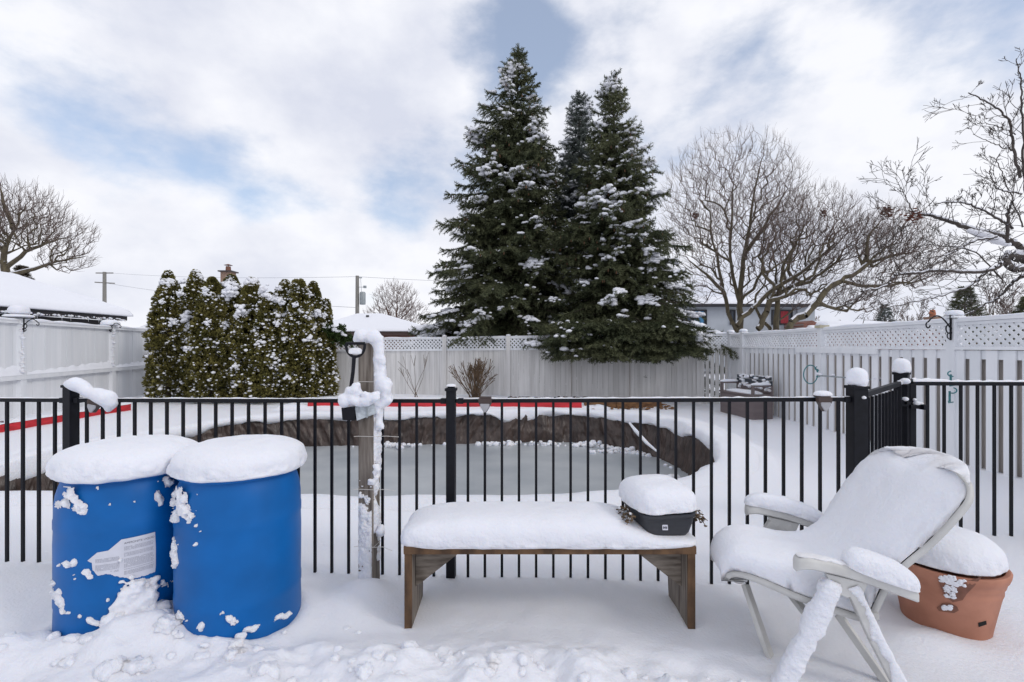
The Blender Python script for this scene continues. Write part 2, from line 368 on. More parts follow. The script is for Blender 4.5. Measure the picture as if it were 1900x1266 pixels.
def spline(pts, n_):
    pts = np.array(pts, float); m = len(pts); o = []
    for t in np.linspace(0, m - 1, n_):
        i = min(int(t), m - 2); tt = t - i; p0, p1, p2, p3 = pts[max(i - 1, 0)], pts[i], pts[i + 1], pts[min(i + 2, m - 1)]
        o.append(.5 * ((2 * p1) + (-p0 + p2) * tt + (2 * p0 - 5 * p1 + 4 * p2 - p3) * tt * tt + (-p0 + 3 * p1 - 3 * p2 + p3) * tt ** 3))
    return np.array(o)
def crust(a, b, side, nrm, wd, th, name, m, root, seed=0, cover=.1, nsc=16, res=.005, sink=.004, along=None):
    """snow plastered on a flat face: strip from a to b, width wd along side, thickness grows along nrm where the noise is above zero"""
    a, b, side, nrm = [np.array(tuple(q), float) for q in (a, b, side, nrm)]; side /= np.linalg.norm(side); nrm /= np.linalg.norm(nrm); L_ = np.linalg.norm(b - a); nu = max(4, int(L_ / res)); nv = max(4, int(wd / res))
    U, W_ = np.meshgrid(np.linspace(0, 1, nu), np.linspace(-1, 1, nv), indexing='ij'); base = a + U[..., None] * (b - a) + W_[..., None] * side * wd / 2
    p = base.reshape(-1, 3); nz = fbm(p * nsc, 4, seed) * 2; c_ = cover if along is None else cover + np.interp(U.ravel(), along[0], along[1]); k = np.clip(nz + c_, -.2, 1.2)
    edge_ = np.sqrt(np.clip(1 - np.abs(W_.ravel()) ** 4, 0, 1)) * np.sqrt(np.clip(np.minimum(U, 1 - U).ravel() * L_ / .02, 0, 1))
    h = np.where(k > 0, np.sqrt(np.clip(k, 0, 1)) * th * edge_, 0) + fbm(p * 95, 3, seed + 3) * th * .35 * (k > 0) - sink * (1 - np.clip(k * 6, 0, 1)) - sink * (1 - edge_)
    V = p + nrm * h[:, None]; I_ = np.arange(nu * nv).reshape(nu, nv); Q1 = np.stack([I_[:-1, :-1], I_[:-1, 1:], I_[1:, 1:], I_[1:, :-1]], -1).reshape(-1, 4)
    o = mesh_np(name, V, Q1, m, root, True); o['kind'] = 'stuff'; return o

# ------------------------------------------------------------------ pool outline
ctrl = [(-6.45, 5.3), (-6.3, 5.9), (-6.05, 6.7), (-5.5, 8.4), (-5.15, 9.25), (-4.3, 9.85), (-2.7, 10.0), (-1.7, 10.1), (-.5, 10.2), (.6, 10.35), (1.6, 10.2),
        (2.35, 9.5), (2.8, 8.7), (2.92, 7.6), (2.78, 6.5), (2.5, 5.85), (2.08, 5.45), (1.5, 5.08), (.96, 4.82), (0, 4.64), (-2.03, 4.66), (-4.6, 4.78), (-5.9, 4.9)]
def catmull(pts, n):
    m = len(pts); o = []
    for i in range(m):
        p0, p1, p2, p3 = [np.array(pts[(i + k - 1) % m], float) for k in range(4)]
        for t in np.linspace(0, 1, n, endpoint=False):
            o.append(.5 * ((2 * p1) + (-p0 + p2) * t + (2 * p0 - 5 * p1 + 4 * p2 - p3) * t * t + (-p0 + 3 * p1 - 3 * p2 + p3) * t ** 3))
    return np.array(o)
PC = catmull(ctrl, 24)
tan = np.roll(PC, -1, 0) - np.roll(PC, 1, 0); tan /= np.linalg.norm(tan, axis=1)[:, None]
area = .5 * np.sum(PC[:, 0] * np.roll(PC[:, 1], -1) - np.roll(PC[:, 0], -1) * PC[:, 1])
INW = np.stack([-tan[:, 1], tan[:, 0]], 1) * (1 if area > 0 else -1)
def inside(x, y):
    r = np.zeros(len(x), bool); j = len(PC) - 1
    for i in range(len(PC)):
        xi, yi = PC[i]; xj, yj = PC[j]
        c = ((yi > y) != (yj > y)) & (x < (xj - xi) * (y - yi) / (yj - yi + 1e-12) + xi); r ^= c; j = i
    return r
def cdist(x, y):
    best = np.full(len(x), 1e9); idx = np.zeros(len(x), int)
    for i in range(0, len(PC)):
        d = (x - PC[i, 0]) ** 2 + (y - PC[i, 1]) ** 2; b = d < best; best[b] = d[b]; idx[b] = i
    return np.sqrt(best), idx

# ------------------------------------------------------------------ ground
BAR = [(-2.0, 2.53), (-1.415, 2.53)]       # the two barrels
def gh(x, y):
    x = np.asarray(x, float); y = np.asarray(y, float); p3 = np.stack([x, y, x * 0], 1)
    near = (y < 4.4) & (np.abs(x) < 5)
    h = fbm(p3 * .8, 3, 3) * .05
    h += np.where(y > 16, -0.25 * sstep(16, 30, y), 0)
    # shovelled bank in the foreground, left of the bench
    m = sstep(.95, -.4, x) * sstep(2.50, 2.12, y)
    h += m * .075
    lump = fbm(p3 * 6.5, 4, 21); rid = .5 - np.abs(fbm(p3 * 9.0 + 5, 3, 31)) * 2
    m2 = np.clip(sstep(1.5, 0, x) * sstep(2.42, 2.16, y) + .12 * sstep(3.1, 2.6, y), 0, 1)
    brk = sstep(-.12, .22, fbm(p3 * 2.2, 3, 47)); h += m2 * (lump * .14 + brk * (np.abs(fbm(p3 * 9, 3, 44)) * .060 + fbm(p3 * 26, 3, 41) * .022) + rid * .014)
    h += sstep(.06, .16, fbm(p3 * 1.7, 3, 63)) * .035 * sstep(3.2, 2.4, y) * sstep(-2.6, -1, x) * 0
    # collars round the barrels and pile climbing the left one
    for bx, by in BAR:
        r = np.hypot(x - bx, y - by); h += .045 * np.exp(-((r - .31) / .09) ** 2)
    def bump(cx, cy, rx, ry, a, k=2.0): return a * np.exp(-(np.abs((x - cx) / rx) ** k + np.abs((y - cy) / ry) ** k))
    h += bump(-1.66, 2.28, .16, .10, .08) + bump(-1.78, 2.18, .14, .10, .07)
    h += bump(-2.25, 2.22, .10, .1, .05) + bump(-.95, 2.75, .25, .2, .06) + bump(-3.0, 2.7, .4, .5, .05)
    h += bump(-.83, 2.84, .14, .12, .05)
    h += bump(.30, 2.85, .6, .25, .02)
    # the clearing where the chair stands, soft hollows round its feet
    h += bump(2.02, 2.38, .22, .12, .05) + bump(2.35, 2.15, .5, .25, -.02) + bump(1.1, 2.45, .3, .2, -.02)
    # raised rim round the pool, planted bed along the back, lower strip by the right fence
    d, _ = cdist(x, y)
    wob = fbm(p3 * 1.6, 3, 71) * .9
    rimm = sstep(.9, .35, d + wob * .5) * sstep(5.9, 6.6, y) * (.09 + wob * .06)
    rimm += sstep(.66, .50, d + wob * .25) * sstep(1.9, 2.6, x) * sstep(5.3, 6.3, y) * .06
    h += np.where((y > 4) & (y < 12), rimm, 0)
    h += .10 * sstep(11.15, 11.3, y) * sstep(2.4, 2.0, x) * sstep(-5.6, -5.3, x) * sstep(17, 16, y)
    h += .06 * sstep(-8.75, -8.9, x) * sstep(11.6, 11.0, y)
    h += -.07 * sstep(3.6, 5.2, x) * sstep(4, 6, y) * sstep(16, 14, y)
    h += fbm(p3 * 3.2, 4, 51) * .026 * sstep(2.3, 3.2, y) * sstep(30, 12, y)
    return h
def gz(x, y): return float(gh([x], [y])[0])
def lines(specs):
    o = []
    for a, b, st in specs: o += list(np.arange(a, b - st * .25, st))
    return o
def expand(start, end, st, k=1.25):
    o = []; v = start; s = st
    while (v < end) if end > start else (v > end): o.append(v); v += s if end > start else -s; s *= k
    o.append(end); return o
xs = expand(-12, -400, .5)[::-1] + lines([(-11.92, -3.4, .09), (-3.4, 3.4, .0185), (3.4, 8, .08)]) + expand(8, 400, .4)
ys = [-30, -12, -5, -2, -.5, .4, .9, 1.3, 1.55] + lines([(1.7, 3.4, .0145), (3.4, 4.4, .035), (4.4, 12, .065), (12, 16, .16)]) + expand(16, 500, .4)
xs = np.array(sorted(set(np.round(xs, 4)))); ys = np.array(sorted(set(np.round(ys, 4))))
GX, GY = np.meshgrid(xs, ys); gx = GX.ravel(); gy = GY.ravel(); gzv = gh(gx, gy)
nx, ny = len(xs), len(ys)
ins = inside(gx, gy)
I = np.arange(nx * ny).reshape(ny, nx)
Q = np.stack([I[:-1, :-1], I[:-1, 1:], I[1:, 1:], I[1:, :-1]], -1).reshape(-1, 4)
allin = ins[Q].all(1); anyin = ins[Q].any(1)
cut = anyin
keep = Q[~cut]
edgev = np.unique(Q[cut].ravel()); used = np.zeros(nx * ny, bool); used[np.unique(keep)] = True
edgev = edgev[used[edgev]]
dd, ii = cdist(gx[edgev], gy[edgev])
gx[edgev] = PC[ii, 0]; gy[edgev] = PC[ii, 1]
remap = -np.ones(nx * ny, int); remap[used] = np.arange(used.sum())
ground = mesh_np('snow_ground', np.stack([gx, gy, gzv], 1)[used], remap[keep], M_SNOW, smooth=True); tag(ground, kind='structure')

# snow lip rolled over the pool edge (kept with the ground: same snow)
n = len(PC); arc = np.concatenate([[0], np.cumsum(np.linalg.norm(np.diff(PC, axis=0), axis=1))])
prof = [(-.42, -.03), (-.28, .012), (-.12, .028), (.0, .028), (.06, .008), (.09, -.035), (.085, -.075), (.05, -.105), (-.02, -.11)]
Lp = []
pz = gh(PC[:, 0], PC[:, 1])
for k, (o_, z_) in enumerate(prof):
    nzz = fbm(np.stack([PC[:, 0] * 3.2, PC[:, 1] * 3.2, np.full(n, k * .25)], 1), 4, 77)
    sag = fbm(np.stack([PC[:, 0] * 1.1, PC[:, 1] * 1.1, np.zeros(n)], 1), 2, 78)
    amp = 0.0 if k < 2 else (.03 if k < 4 else .15)
    off = o_ + nzz * amp
    zz = z_ + (nzz * .20 - np.clip(sag, 0, 1) * .22 if k >= 6 else nzz * amp * .35 - (np.clip(sag, 0, 1) * .08 if k >= 4 else 0))
    nearq = PC[:, 1] < 5.6
    zz = np.where(nearq & (k >= 4), z_ * .5 - .01, zz)
    Lp.append(np.stack([PC[:, 0] + INW[:, 0] * off, PC[:, 1] + INW[:, 1] * off, pz + zz], 1))
# the deep sag of snow left of the middle of the far edge
Lv = np.stack(Lp, 0); K = len(prof)
for cx_, wd_, dp_ in ((-.15, .22, .13), (.35, .18, .10), (-3.4, .25, .06), (-6.2, .4, .16), (2.5, .5, .08), (-2.2, .2, .05)):
    g_ = np.exp(-((PC[:, 0] - cx_) / wd_) ** 2) * (PC[:, 1] > 5.6)
    for k in range(5, K): Lv[k, :, 2] -= g_ * dp_
Fq = []
for k in range(K - 1):
    a = k * n + np.arange(n); b = k * n + (np.arange(n) + 1) % n
    Fq.append(np.stack([a, b, b + n, a + n], 1))
lip = mesh_np('snow_lip', Lv.reshape(-1, 3), np.concatenate(Fq), M_SNOWR, smooth=True); tag(lip, kind='structure')

# ice and the brown liner
ICEZ = -.56
ice_v = np.concatenate([[[PC[:, 0].mean(), PC[:, 1].mean()]], PC + INW * -.05]); ice_v = np.concatenate([ice_v, np.full((len(ice_v), 1), ICEZ)], 1)
ice_f = np.stack([np.zeros(n, int), 1 + np.arange(n), 1 + (np.arange(n) + 1) % n], 1)
ice = mesh_np('ice', ice_v, ice_f, M_ICE); tag(ice, kind='structure')
rows = 26; PCf = catmull(ctrl, 60); nf = len(PCf)
tf = np.roll(PCf, -1, 0) - np.roll(PCf, 1, 0); tf /= np.linalg.norm(tf, axis=1)[:, None]; inf_ = np.stack([-tf[:, 1], tf[:, 0]], 1) * (1 if area > 0 else -1)
s = np.concatenate([[0], np.cumsum(np.linalg.norm(np.diff(PCf, axis=0), axis=1))])
pzf = gh(PCf[:, 0], PCf[:, 1]); LV = []
for r in range(rows):
    t = r / (rows - 1)
    z = (pzf - .015) * (1 - t) + (ICEZ - .02) * t
    q = np.stack([s * 8.0 + t * 2.5 * np.sin(s * .9), np.full(nf, t * 1.5), np.zeros(nf)], 1)
    fold = fbm(q, 4, 91); ridg = (.5 - np.abs(fbm(q * 1.7 + 3, 3, 95)) * 3) * .022
    hang = fbm(np.stack([s * 1.3, np.full(nf, t * 2.5), np.zeros(nf)], 1), 3, 97) * .14 * math.sin(math.pi * min(1, t * 1.1))
    off = .01 + .14 * t + (fold * .17 + ridg * 1.5) * min(1, t * 4) * (1.0 if t < .97 else .5) + hang
    LV.append(np.stack([PCf[:, 0] + inf_[:, 0] * off, PCf[:, 1] + inf_[:, 1] * off, z], 1))
LV = np.concatenate(LV); a = np.arange(nf); b = (a + 1) % nf
LF = np.concatenate([np.stack([k * nf + a, k * nf + b, (k + 1) * nf + b, (k + 1) * nf + a], 1) for k in range(rows - 1)])
liner = mesh_np('pool_liner', LV, LF, M_LINER, smooth=True)
tag(liner, 'wrinkled brown tarp lining the wall of the frozen pool', 'tarp')
cs = []; rd = []
for k in range(0, 1100):
    i = int(rng.integers(nf)); 
    if PCf[i, 1] < 5.4: continue
    clump = vnoise(np.array([[s[i] * 1.6, 0, 0]]), 5)[0]
    if clump < .55 and rng.random() < .93: continue
    o_ = .19 + abs(rng.normal(0, .06)) + (.1 if clump > .75 else 0) * rng.random(); cs.append((PCf[i, 0] + inf_[i, 0] * o_, PCf[i, 1] + inf_[i, 1] * o_, ICEZ + .01)); rd.append(rng.uniform(.012, .045) * (1 + clump * .5))
for cx_, cy_, k in ((-2.55, 9.75, 60), (-.25, 9.95, 22), (1.55, 9.85, 45), (2.05, 9.3, 40), (.7, 9.95, 18), (2.45, 7.3, 25)):
    for j in range(k): cs.append((cx_ + rng.normal(0, .22), cy_ + rng.normal(0, .07) - .08, ICEZ + abs(rng.normal(0, .03)))); rd.append(rng.uniform(.02, .07))
v, f = blobs(cs, rd, flat=.8, sub=2, noise=.5, seed=4)
tag(mesh_np('snow_crumbs', v, f, M_SNOWR, smooth=True), 'crumbs of snow fallen along the foot of the brown tarp', 'snow', kind='stuff')
# loose dark tarp edge and white strap at the right end of the pool
t_ = empty('loose_strap', (2.3, 8.2, -.2), 'pale strap hanging diagonally over the dark tarp corner at the right end of the pool', 'strap')
mb = MB(); pth = [P(1168, 785, 9.35), P(1180, 800, 9.0), P(1200, 822, 8.4), P(1222, 840, 8.0)]
mb.tube(pth, [.02, .035, .03, .015], 6).build('snowy_strap', M_SNOWR, t_, True)

# ------------------------------------------------------------------ garden edging boards
def plank_row(name, pts, h, th, m, label, seg=1.9, z0=0.0, snow=True):
    root = empty(name, (pts[0][0], pts[0][1], z0), label, 'garden edging')
    for i in range(len(pts) - 1):
        a, b = Vector((*pts[i], 0)), Vector((*pts[i + 1], 0)); ln = (b - a).length; k = max(1, round(ln / seg)); d = (b - a) / k
        for j in range(k):
            p, q = a + d * j, a + d * (j + 1); e = (q - p).normalized() * .006; dz = random.uniform(-.012, .012)
            MB().bar(p + e + Vector((0, 0, z0 + h / 2 + dz)), q - e + Vector((0, 0, z0 + h / 2 + dz + random.uniform(-.008, .008))), th, h).build('board', m, root, bevel=.004)
        if snow:
            nrm = (b - a).normalized().cross(Vector((0, 0, 1))); V, Fc = [], []
            mlen = int(ln / .12) + 2
            for j in range(mlen):
                t = j / (mlen - 1); p = a.lerp(b, t)
                for o_, z_ in ((-.04, 0), (-.03, .02), (.0, .035), (.06, .03), (.12, 0)):
                    V.append(tuple(p - nrm * o_ + Vector((0, 0, z0 + h + .002 + z_ * (1 + .8 * random.uniform(-1, 1)) + (random.uniform(-.004, .004))))))
            for j in range(mlen - 1):
                for k2 in range(4): Fc.append((j * 5 + k2, j * 5 + k2 + 1, j * 5 + k2 + 6, j * 5 + k2 + 5))
            mesh_np('snow_layer', np.array(V), np.array(Fc), M_SNOW, root, True)
    return root
plank_row('garden_edging', [(-4.75, 11.28), (1.62, 11.24)], .23, .05, M_RED, 'low red painted plank edging along the back bed behind the pool', z0=-.02)
r = plank_row('garden_edging', [(1.68, 11.3), (2.45, 11.45), (3.6, 11.7)], .17, .07, M_BROWNB, 'rotting brown plank edging at the right end of the back bed', z0=-.03, seg=.95, snow=False)
plank_row('garden_edging', [(-8.55, 6.0), (-8.6, 8.2), (-8.7, 11.05)], .15, .05, M_RED, 'low red painted plank edging in front of the left white fence', z0=-.01)

# loose shovelled snow: chunks in the bank and a lumpy heap against the left barrel
rg0 = np.random.default_rng(99); cs_, rr_ = [], []
for k in range(90):
    x = rg0.uniform(-2.9, 1.0); y = 2.0 + abs(rg0.normal(0, .16)) if rg0.random() < .8 else rg0.uniform(2.0, 2.6)
    if (x > .1 and y > 2.12) or (x > -.7 and y > 2.3): continue
    if min(math.hypot(x - bx, y - by) for bx, by in BAR) < .31: continue
    r_ = rg0.uniform(.010, .034) * (1.7 if rg0.random() < .2 else 1); cs_.append((x, y, gz(x, y) - r_ * .25)); rr_.append(r_)
for bx, by in BAR:
    for k in range(5):
        a_ = rg0.uniform(R(-150), R(-10)); r_ = rg0.uniform(.008, .026); q = (bx + (.30 + rg0.uniform(0, .06)) * math.cos(a_), by + (.30 + rg0.uniform(0, .06)) * math.sin(a_))
        if min(math.hypot(q[0] - cx_, q[1] - cy_) for cx_, cy_ in BAR) < .295: continue
        cs_.append((*q, gz(*q) + r_ * .4)); rr_.append(r_)
v, f = blobs(cs_, rr_, flat=.75, sub=3, noise=.75, seed=6); tag(mesh_np('snow_chunks', v, f, M_SNOWR, smooth=True), 'loose chunks of shovelled snow in the foreground bank', 'snow', kind='stuff')

# ------------------------------------------------------------------ black metal fence
FZ = [(-2.909, 3.20, 1.107), (-.384, 3.06, 1.118), (2.076, 2.92, 1.144)]     # post x, y, rail height
def post_mesh(mb, x, y, z0, z1, w_, ang):
    rot = Matrix.Rotation(ang, 3, 'Z')
    mb.box((x, y, (z0 + z1) / 2), (w_, w_, z1 - z0), rot)
    mb.box((x, y, z1 + .006), (w_ + .014, w_ + .014, .018), rot)
    mb.box((x, y, z1 + .022), (w_ - .004, w_ - .004, .020), rot, taper=.45)
fang = math.atan2(-.14, 2.5)
mf = empty('metal_fence', (-.384, 3.06, 0), 'long black metal picket fence behind the barrels and the bench', 'fence')
ext = (-6.6, 3.40, 1.10)
allp = [ext] + FZ
pm = MB().box((0, -0, -.04), (.0155, .0155, 1.30), Matrix.Rotation(fang, 3, 'Z')).build('picket', M_BLACK, mf)
pm_used = False
def picket(x, y, zt, root, src):
    c = src.copy(); C.objects.link(c); c.parent = root; c.matrix_parent_inverse = worldmat(root).inverted(); c.location = (x, y, zt - .61); return c
first = True
for i in range(3):
    a, b = Vector(allp[i]), Vector(allp[i + 1])
    hb = .036 if i < 2 else .05
    d = (b - a); u = d.normalized()
    mb = MB(); mb.bar(a + u * .03 + Vector((0, 0, -.012)), b - u * hb + Vector((0, 0, -.012)), .030, .024)
    mb.build('rail', M_BLACK, mf, bevel=.003)
    mb = MB(); mb.bar(a + u * .03 + Vector((0, 0, -1.22)), b - u * hb + Vector((0, 0, -1.22)), .028, .026); mb.build('rail', M_BLACK, mf)
    for p, sg in ((a, 1), (b, -1)):
        if p == Vector(ext): continue
        mb = MB(); mb.box(tuple(p + u * sg * (hb + .012) + Vector((0, 0, -.012))), (.034, .040, .034), Matrix.Rotation(fang, 3, 'Z')); mb.build('rail_bracket', M_BLACK, mf, bevel=.003)
    cnt = 32 if i == 0 else 22
    for k in range(cnt):
        t = (k + 1) / (cnt + 1); p = a.lerp(b, t)
        if i == 0 and p.x < -4.2: continue
        if first: pm.location = (p.x, p.y, p.z - .034 - .61 + .01); first = False
        else: picket(p.x, p.y, p.z - .024, mf, pm)
    # frost along the rail
    V, Fc = [], []; m_ = 60
    for j in range(m_):
        p = a.lerp(b, .02 + .96 * j / (m_ - 1)); hh = max(.0015, .004 + .004 * random.uniform(-1, 1))
        for o_, z_ in ((-.013, 0), (-.010, hh), (.010, hh), (.013, 0)): V.append((p.x, p.y + o_, p.z + .001 + z_))
    for j in range(m_ - 1):
        for k in range(3): Fc.append((j * 4 + k, j * 4 + k + 1, j * 4 + k + 5, j * 4 + k + 4))
    mesh_np('snow_dusting', np.array(V), np.array(Fc), M_SNOW, mf, True)
for (x, y, z), w_, top in ((FZ[0], .062, .075), (FZ[1], .056, .055), (FZ[2], .082, .055)):
    mb = MB(); post_mesh(mb, x, y, -.15, z + top, w_, fang - .15 if x < -2 else fang); mb.build('post', M_BLACK, mf, bevel=.003)
# curling drift of snow hanging off the left post, and round caps
def curl(pts, rads, seed, name, root):
    parts = []
    # dense overlapping spheres along the path, then remeshed into one skin
    pts = [Vector(p) for p in pts]; cs_, rr_ = [], []
    for i in range(len(pts) - 1):
        for t in np.linspace(0, 1, 7, endpoint=False): cs_.append(tuple(pts[i].lerp(pts[i + 1], t))); rr_.append(rads[i] * (1 - t) + rads[i + 1] * t)
    cs_.append(tuple(pts[-1])); rr_.append(rads[-1])
    v, f = blobs(cs_, rr_, flat=.95, sub=3, noise=.10, seed=seed)
    return remeshed(name, v, f, root)
def remeshed(name, v, f, root, vox=.008, sm=4, m=None, rough=0.0):
    o = mesh_np(name, v, f, m or M_SNOW, None, True)
    md = o.modifiers.new('r', 'REMESH'); md.mode = 'VOXEL'; md.voxel_size = vox; md.use_smooth_shade = True
    if sm: s_ = o.modifiers.new('s', 'SMOOTH'); s_.factor = .5; s_.iterations = sm
    dg = bpy.context.evaluated_depsgraph_get(); me = bpy.data.meshes.new_from_object(o.evaluated_get(dg))
    old = o.data; o.modifiers.clear(); o.data = me; bpy.data.meshes.remove(old); me.name = name
    me.polygons.foreach_set('use_smooth', np.ones(len(me.polygons), bool))
    if rough:
        nv = len(me.vertices); co = np.empty(nv * 3); me.vertices.foreach_get('co', co); co = co.reshape(-1, 3); no = np.empty(nv * 3); me.vertices.foreach_get('normal', no); no = no.reshape(-1, 3)
        co = co + no * (fbm(co * 13, 3, 7) * 2 * rough * 1.3 + fbm(co * 45, 3, 8) * rough * .9)[:, None]; me.vertices.foreach_set('co', co.ravel()); me.update()
    if root is not None: o.parent = root; o.matrix_parent_inverse = worldmat(root).inverted()
    return o
Y0 = 3.18
curl([P(126, 713, Y0), P(140, 713, Y0), P(152, 718, Y0), P(166, 729, Y0), P(182, 733, Y0 - .02), P(198, 740, Y0 - .03), P(205, 748, Y0 - .03), P(201, 760, Y0 - .03)],
     [.026, .050, .044, .036, .050, .058, .044, .020], 3, 'snow_cap', mf)
v, f = pillow((FZ[2][0], FZ[2][1], FZ[2][2] + .105), (.115, .115, .075), p=2, down=.5, noise=.006, sub=4); 
v2, f2 = blobs([P(1601, 728, 2.9), P(1603, 738, 2.88), P(1598, 716, 2.9), P(1606, 722, 2.9)], [.022, .016, .03, .018], sub=3, noise=.2)
v, f = join([(v, f), (v2, f2)]); remeshed('snow_cap', v, f, mf, .006, 3)
v, f = pillow((FZ[1][0], FZ[1][1], FZ[1][2] + .082), (.06, .06, .012), p=2, noise=.003, sub=3); mesh_np('snow_cap', v, f, M_SNOW, mf, True)

# gate and the right-hand run
G0 = Vector((2.076, 2.92, 1.144)); G1 = Vector((3.02, 3.76, 1.168))
u = (G1 - G0).normalized(); gang = math.atan2(u.y, u.x)
gt = empty('metal_gate', (G0.x + u.x * .06, G0.y + u.y * .06, 0), 'black metal picket gate standing between the fence corner post and the far post', 'gate')
ga, gb = G0 + u * .07, G1 - u * .10
MB().bar(ga, gb, .03, .035).build('rail', M_BLACK, gt, bevel=.003)
MB().bar(ga + Vector((0, 0, -1.06)), gb + Vector((0, 0, -1.06)), .03, .035).build('rail', M_BLACK, gt, bevel=.003)
for k in (0, 1):
    p = ga if k == 0 else gb
    MB().box((p.x, p.y, .60), (.035, .035, 1.11), Matrix.Rotation(gang, 3, 'Z')).build('stile', M_BLACK, gt, bevel=.003)
pk = MB().box((0, 0, 0), (.016, .016, 1.03), Matrix.Rotation(gang, 3, 'Z')).build('picket', M_BLACK, gt)
for k in range(10):
    p = ga.lerp(gb, (k + 1) / 11)
    c = pk if k == 0 else pk.copy()
    if k: C.objects.link(c)
    c.matrix_parent_inverse = worldmat(gt).inverted(); c.location = (p.x, p.y, .61)
gp = empty('gate_post', (G1.x, G1.y, 0), 'thick black gate post with a round snow cap right of the gate', 'gate post')
mb = MB(); post_mesh(mb, G1.x, G1.y, -.1, 1.235, .088, gang); mb.build('post', M_BLACK, gp, bevel=.003)
v, f = pillow((G1.x, G1.y, 1.272), (.122, .122, .085), p=2, down=.45, noise=.006, sub=4); mesh_np('snow_cap', v, f, M_SNOW, gp, True)
mb = MB(); mb.box((G1.x - .035, G1.y - .055, 1.02), (.05, .04, .05)); mb.box((G1.x - .02, G1.y - .08, 1.02), (.03, .03, .02)); mb.build('hinge', M_BLACK, gp, bevel=.003)
v, f = blobs([(G1.x - .02, G1.y - .06, 1.185), (G1.x - .055, G1.y - .055, 1.175), (G1.x - .03, G1.y - .07, 1.05)], [.035, .025, .022], sub=3, noise=.2); mesh_np('snow_lump', v, f, M_SNOW, gp, True)
rf = empty('metal_fence', (3.12, 3.77, 0), 'short black metal picket fence run right of the gate, behind the plastic chair', 'fence')
ra, rb = Vector((3.105, 3.77, 1.163)), Vector((5.3, 3.62, 1.168)); ru = (rb - ra).normalized()
MB().bar(ra, rb, .034, .032).build('rail', M_BLACK, rf, bevel=.003)
MB().bar(ra + Vector((0, 0, -1.27)), rb + Vector((0, 0, -1.27)), .03, .03).build('rail', M_BLACK, rf)
MB().box((ra.x, ra.y, .50), (.045, .04, 1.32), Matrix.Rotation(-.07, 3, 'Z')).build('stile', M_BLACK, rf, bevel=.003)
pk = MB().box((0, 0, -.08), (.0165, .0165, 1.36), Matrix.Rotation(-.07, 3, 'Z')).build('picket', M_BLACK, rf)
for k in range(17):
    p = ra + ru * (.118 + k * .1215)
    c = pk if k == 0 else pk.copy()
    if k: C.objects.link(c)
    c.matrix_parent_inverse = worldmat(rf).inverted(); c.location = (p.x, p.y, .56)
mb = MB(); mb.box((ra.x + .01, ra.y - .03, .985), (.10, .03, .030)); mb.box((ra.x + .05, ra.y - .045, .985), (.025, .05, .04)); mb.build('latch', M_BLACK, rf, bevel=.003)
V, Fc = [], []; m_ = 90
for j in range(m_):
    p = ra.lerp(rb, j / (m_ - 1)); hh = .008 + .006 * math.sin(j * 1.7) * math.sin(j * .31 + 1) + random.uniform(0, .004) + (.012 if j < 10 else 0)
    for o_, z_ in ((-.018, -.002), (-.016, hh * .7), (0, hh), (.016, hh * .7), (.018, -.002)): V.append((p.x, p.y + o_, p.z + .016 + z_))
for j in range(m_ - 1):
    for k in range(4): Fc.append((j * 5 + k, j * 5 + k + 1, j * 5 + k + 6, j * 5 + k + 5))
mesh_np('snow_strip', np.array(V), np.array(Fc), M_SNOW, rf, True)
v, f = blobs([(ra.x + .015, ra.y - .03, 1.012), (ra.x + .045, ra.y - .03, 1.01), (ra.x, ra.y - .03, 1.04)], [.024, .02, .014], sub=3, noise=.2); mesh_np('snow_lump', v, f, M_SNOW, rf, True)

# triangular solar lamps clipped on the rail
def solar(x, y, zt, ang, label, snow=False, roll=0.0):
    root = empty('solar_lamp', (x, y, zt), label, 'lamp', 'solar lamps on the black fence')
    M = Matrix.Translation((x, y, zt)) @ Matrix.Rotation(ang, 4, 'Z') @ Matrix.Rotation(roll, 4, 'Y')
    def outline(w_, h_, cz, n_=26):
        o = []
        base = [(-w_, 0), (-w_ * .82, h_ * .05), (w_ * .82, h_ * .05), (w_, 0), (w_ * .93, -h_ * .32), (w_ * .25, -h_ * .95), (0, -h_), (-w_ * .25, -h_ * .95), (-w_ * .93, -h_ * .32)]
        return [(a, b + cz) for a, b in base]
    def tr(l): return [tuple(M @ Vector(q)) for q in l]
    big = outline(.044, .085, .012); back = tr([(a, -.012, b) for a, b in big]); front = tr([(a * .93, -.040, b * .93) for a, b in big]); nn = len(big)
    mb = MB(); mb.add(back + front, [tuple(range(nn)), tuple(range(nn, 2 * nn))] + [(i, (i + 1) % nn, nn + (i + 1) % nn, nn + i) for i in range(nn)])
    mb.add(tr([(-.036, -.03, .012), (.036, -.03, .012), (.036, .022, .012), (-.036, .022, .012), (-.036, -.03, .024), (.036, -.03, .024), (.036, .022, .024), (-.036, .022, .024)]),
           [(0, 1, 2, 3), (4, 5, 6, 7), (0, 1, 5, 4), (1, 2, 6, 5), (2, 3, 7, 6), (3, 0, 4, 7)])
    mb.build('housing', M_BRONZE, root, bevel=.002)
    sm_ = outline(.030, .052, -.018); f1 = tr([(a, -.0405, b) for a, b in sm_]); f2 = tr([(a * .9, -.047, b * .9 - .002) for a, b in sm_])
    MB().add(f1 + f2, [tuple(range(nn)), tuple(range(nn, 2 * nn))] + [(i, (i + 1) % nn, nn + (i + 1) % nn, nn + i) for i in range(nn)]).build('lens', M_LENS, root, bevel=.001)
    if snow:
        v, f = pillow((x, y - .01, zt + .025), (.10, .065, .026), p=2.6, noise=.004, sub=4, rotz=ang); mesh_np('snow_cap', v, f, M_SNOW, root, True)
solar(-2.70, 3.165, 1.090, fang, 'tilted triangular solar lamp under the curled snow beside the left fence post', roll=.18)
solar(-.165, 3.02, 1.113, fang, 'triangular solar lamp without snow right of the middle fence post')
solar(1.855, 2.905, 1.135, fang, 'triangular solar lamp with a snow cap near the gate corner post', snow=True)

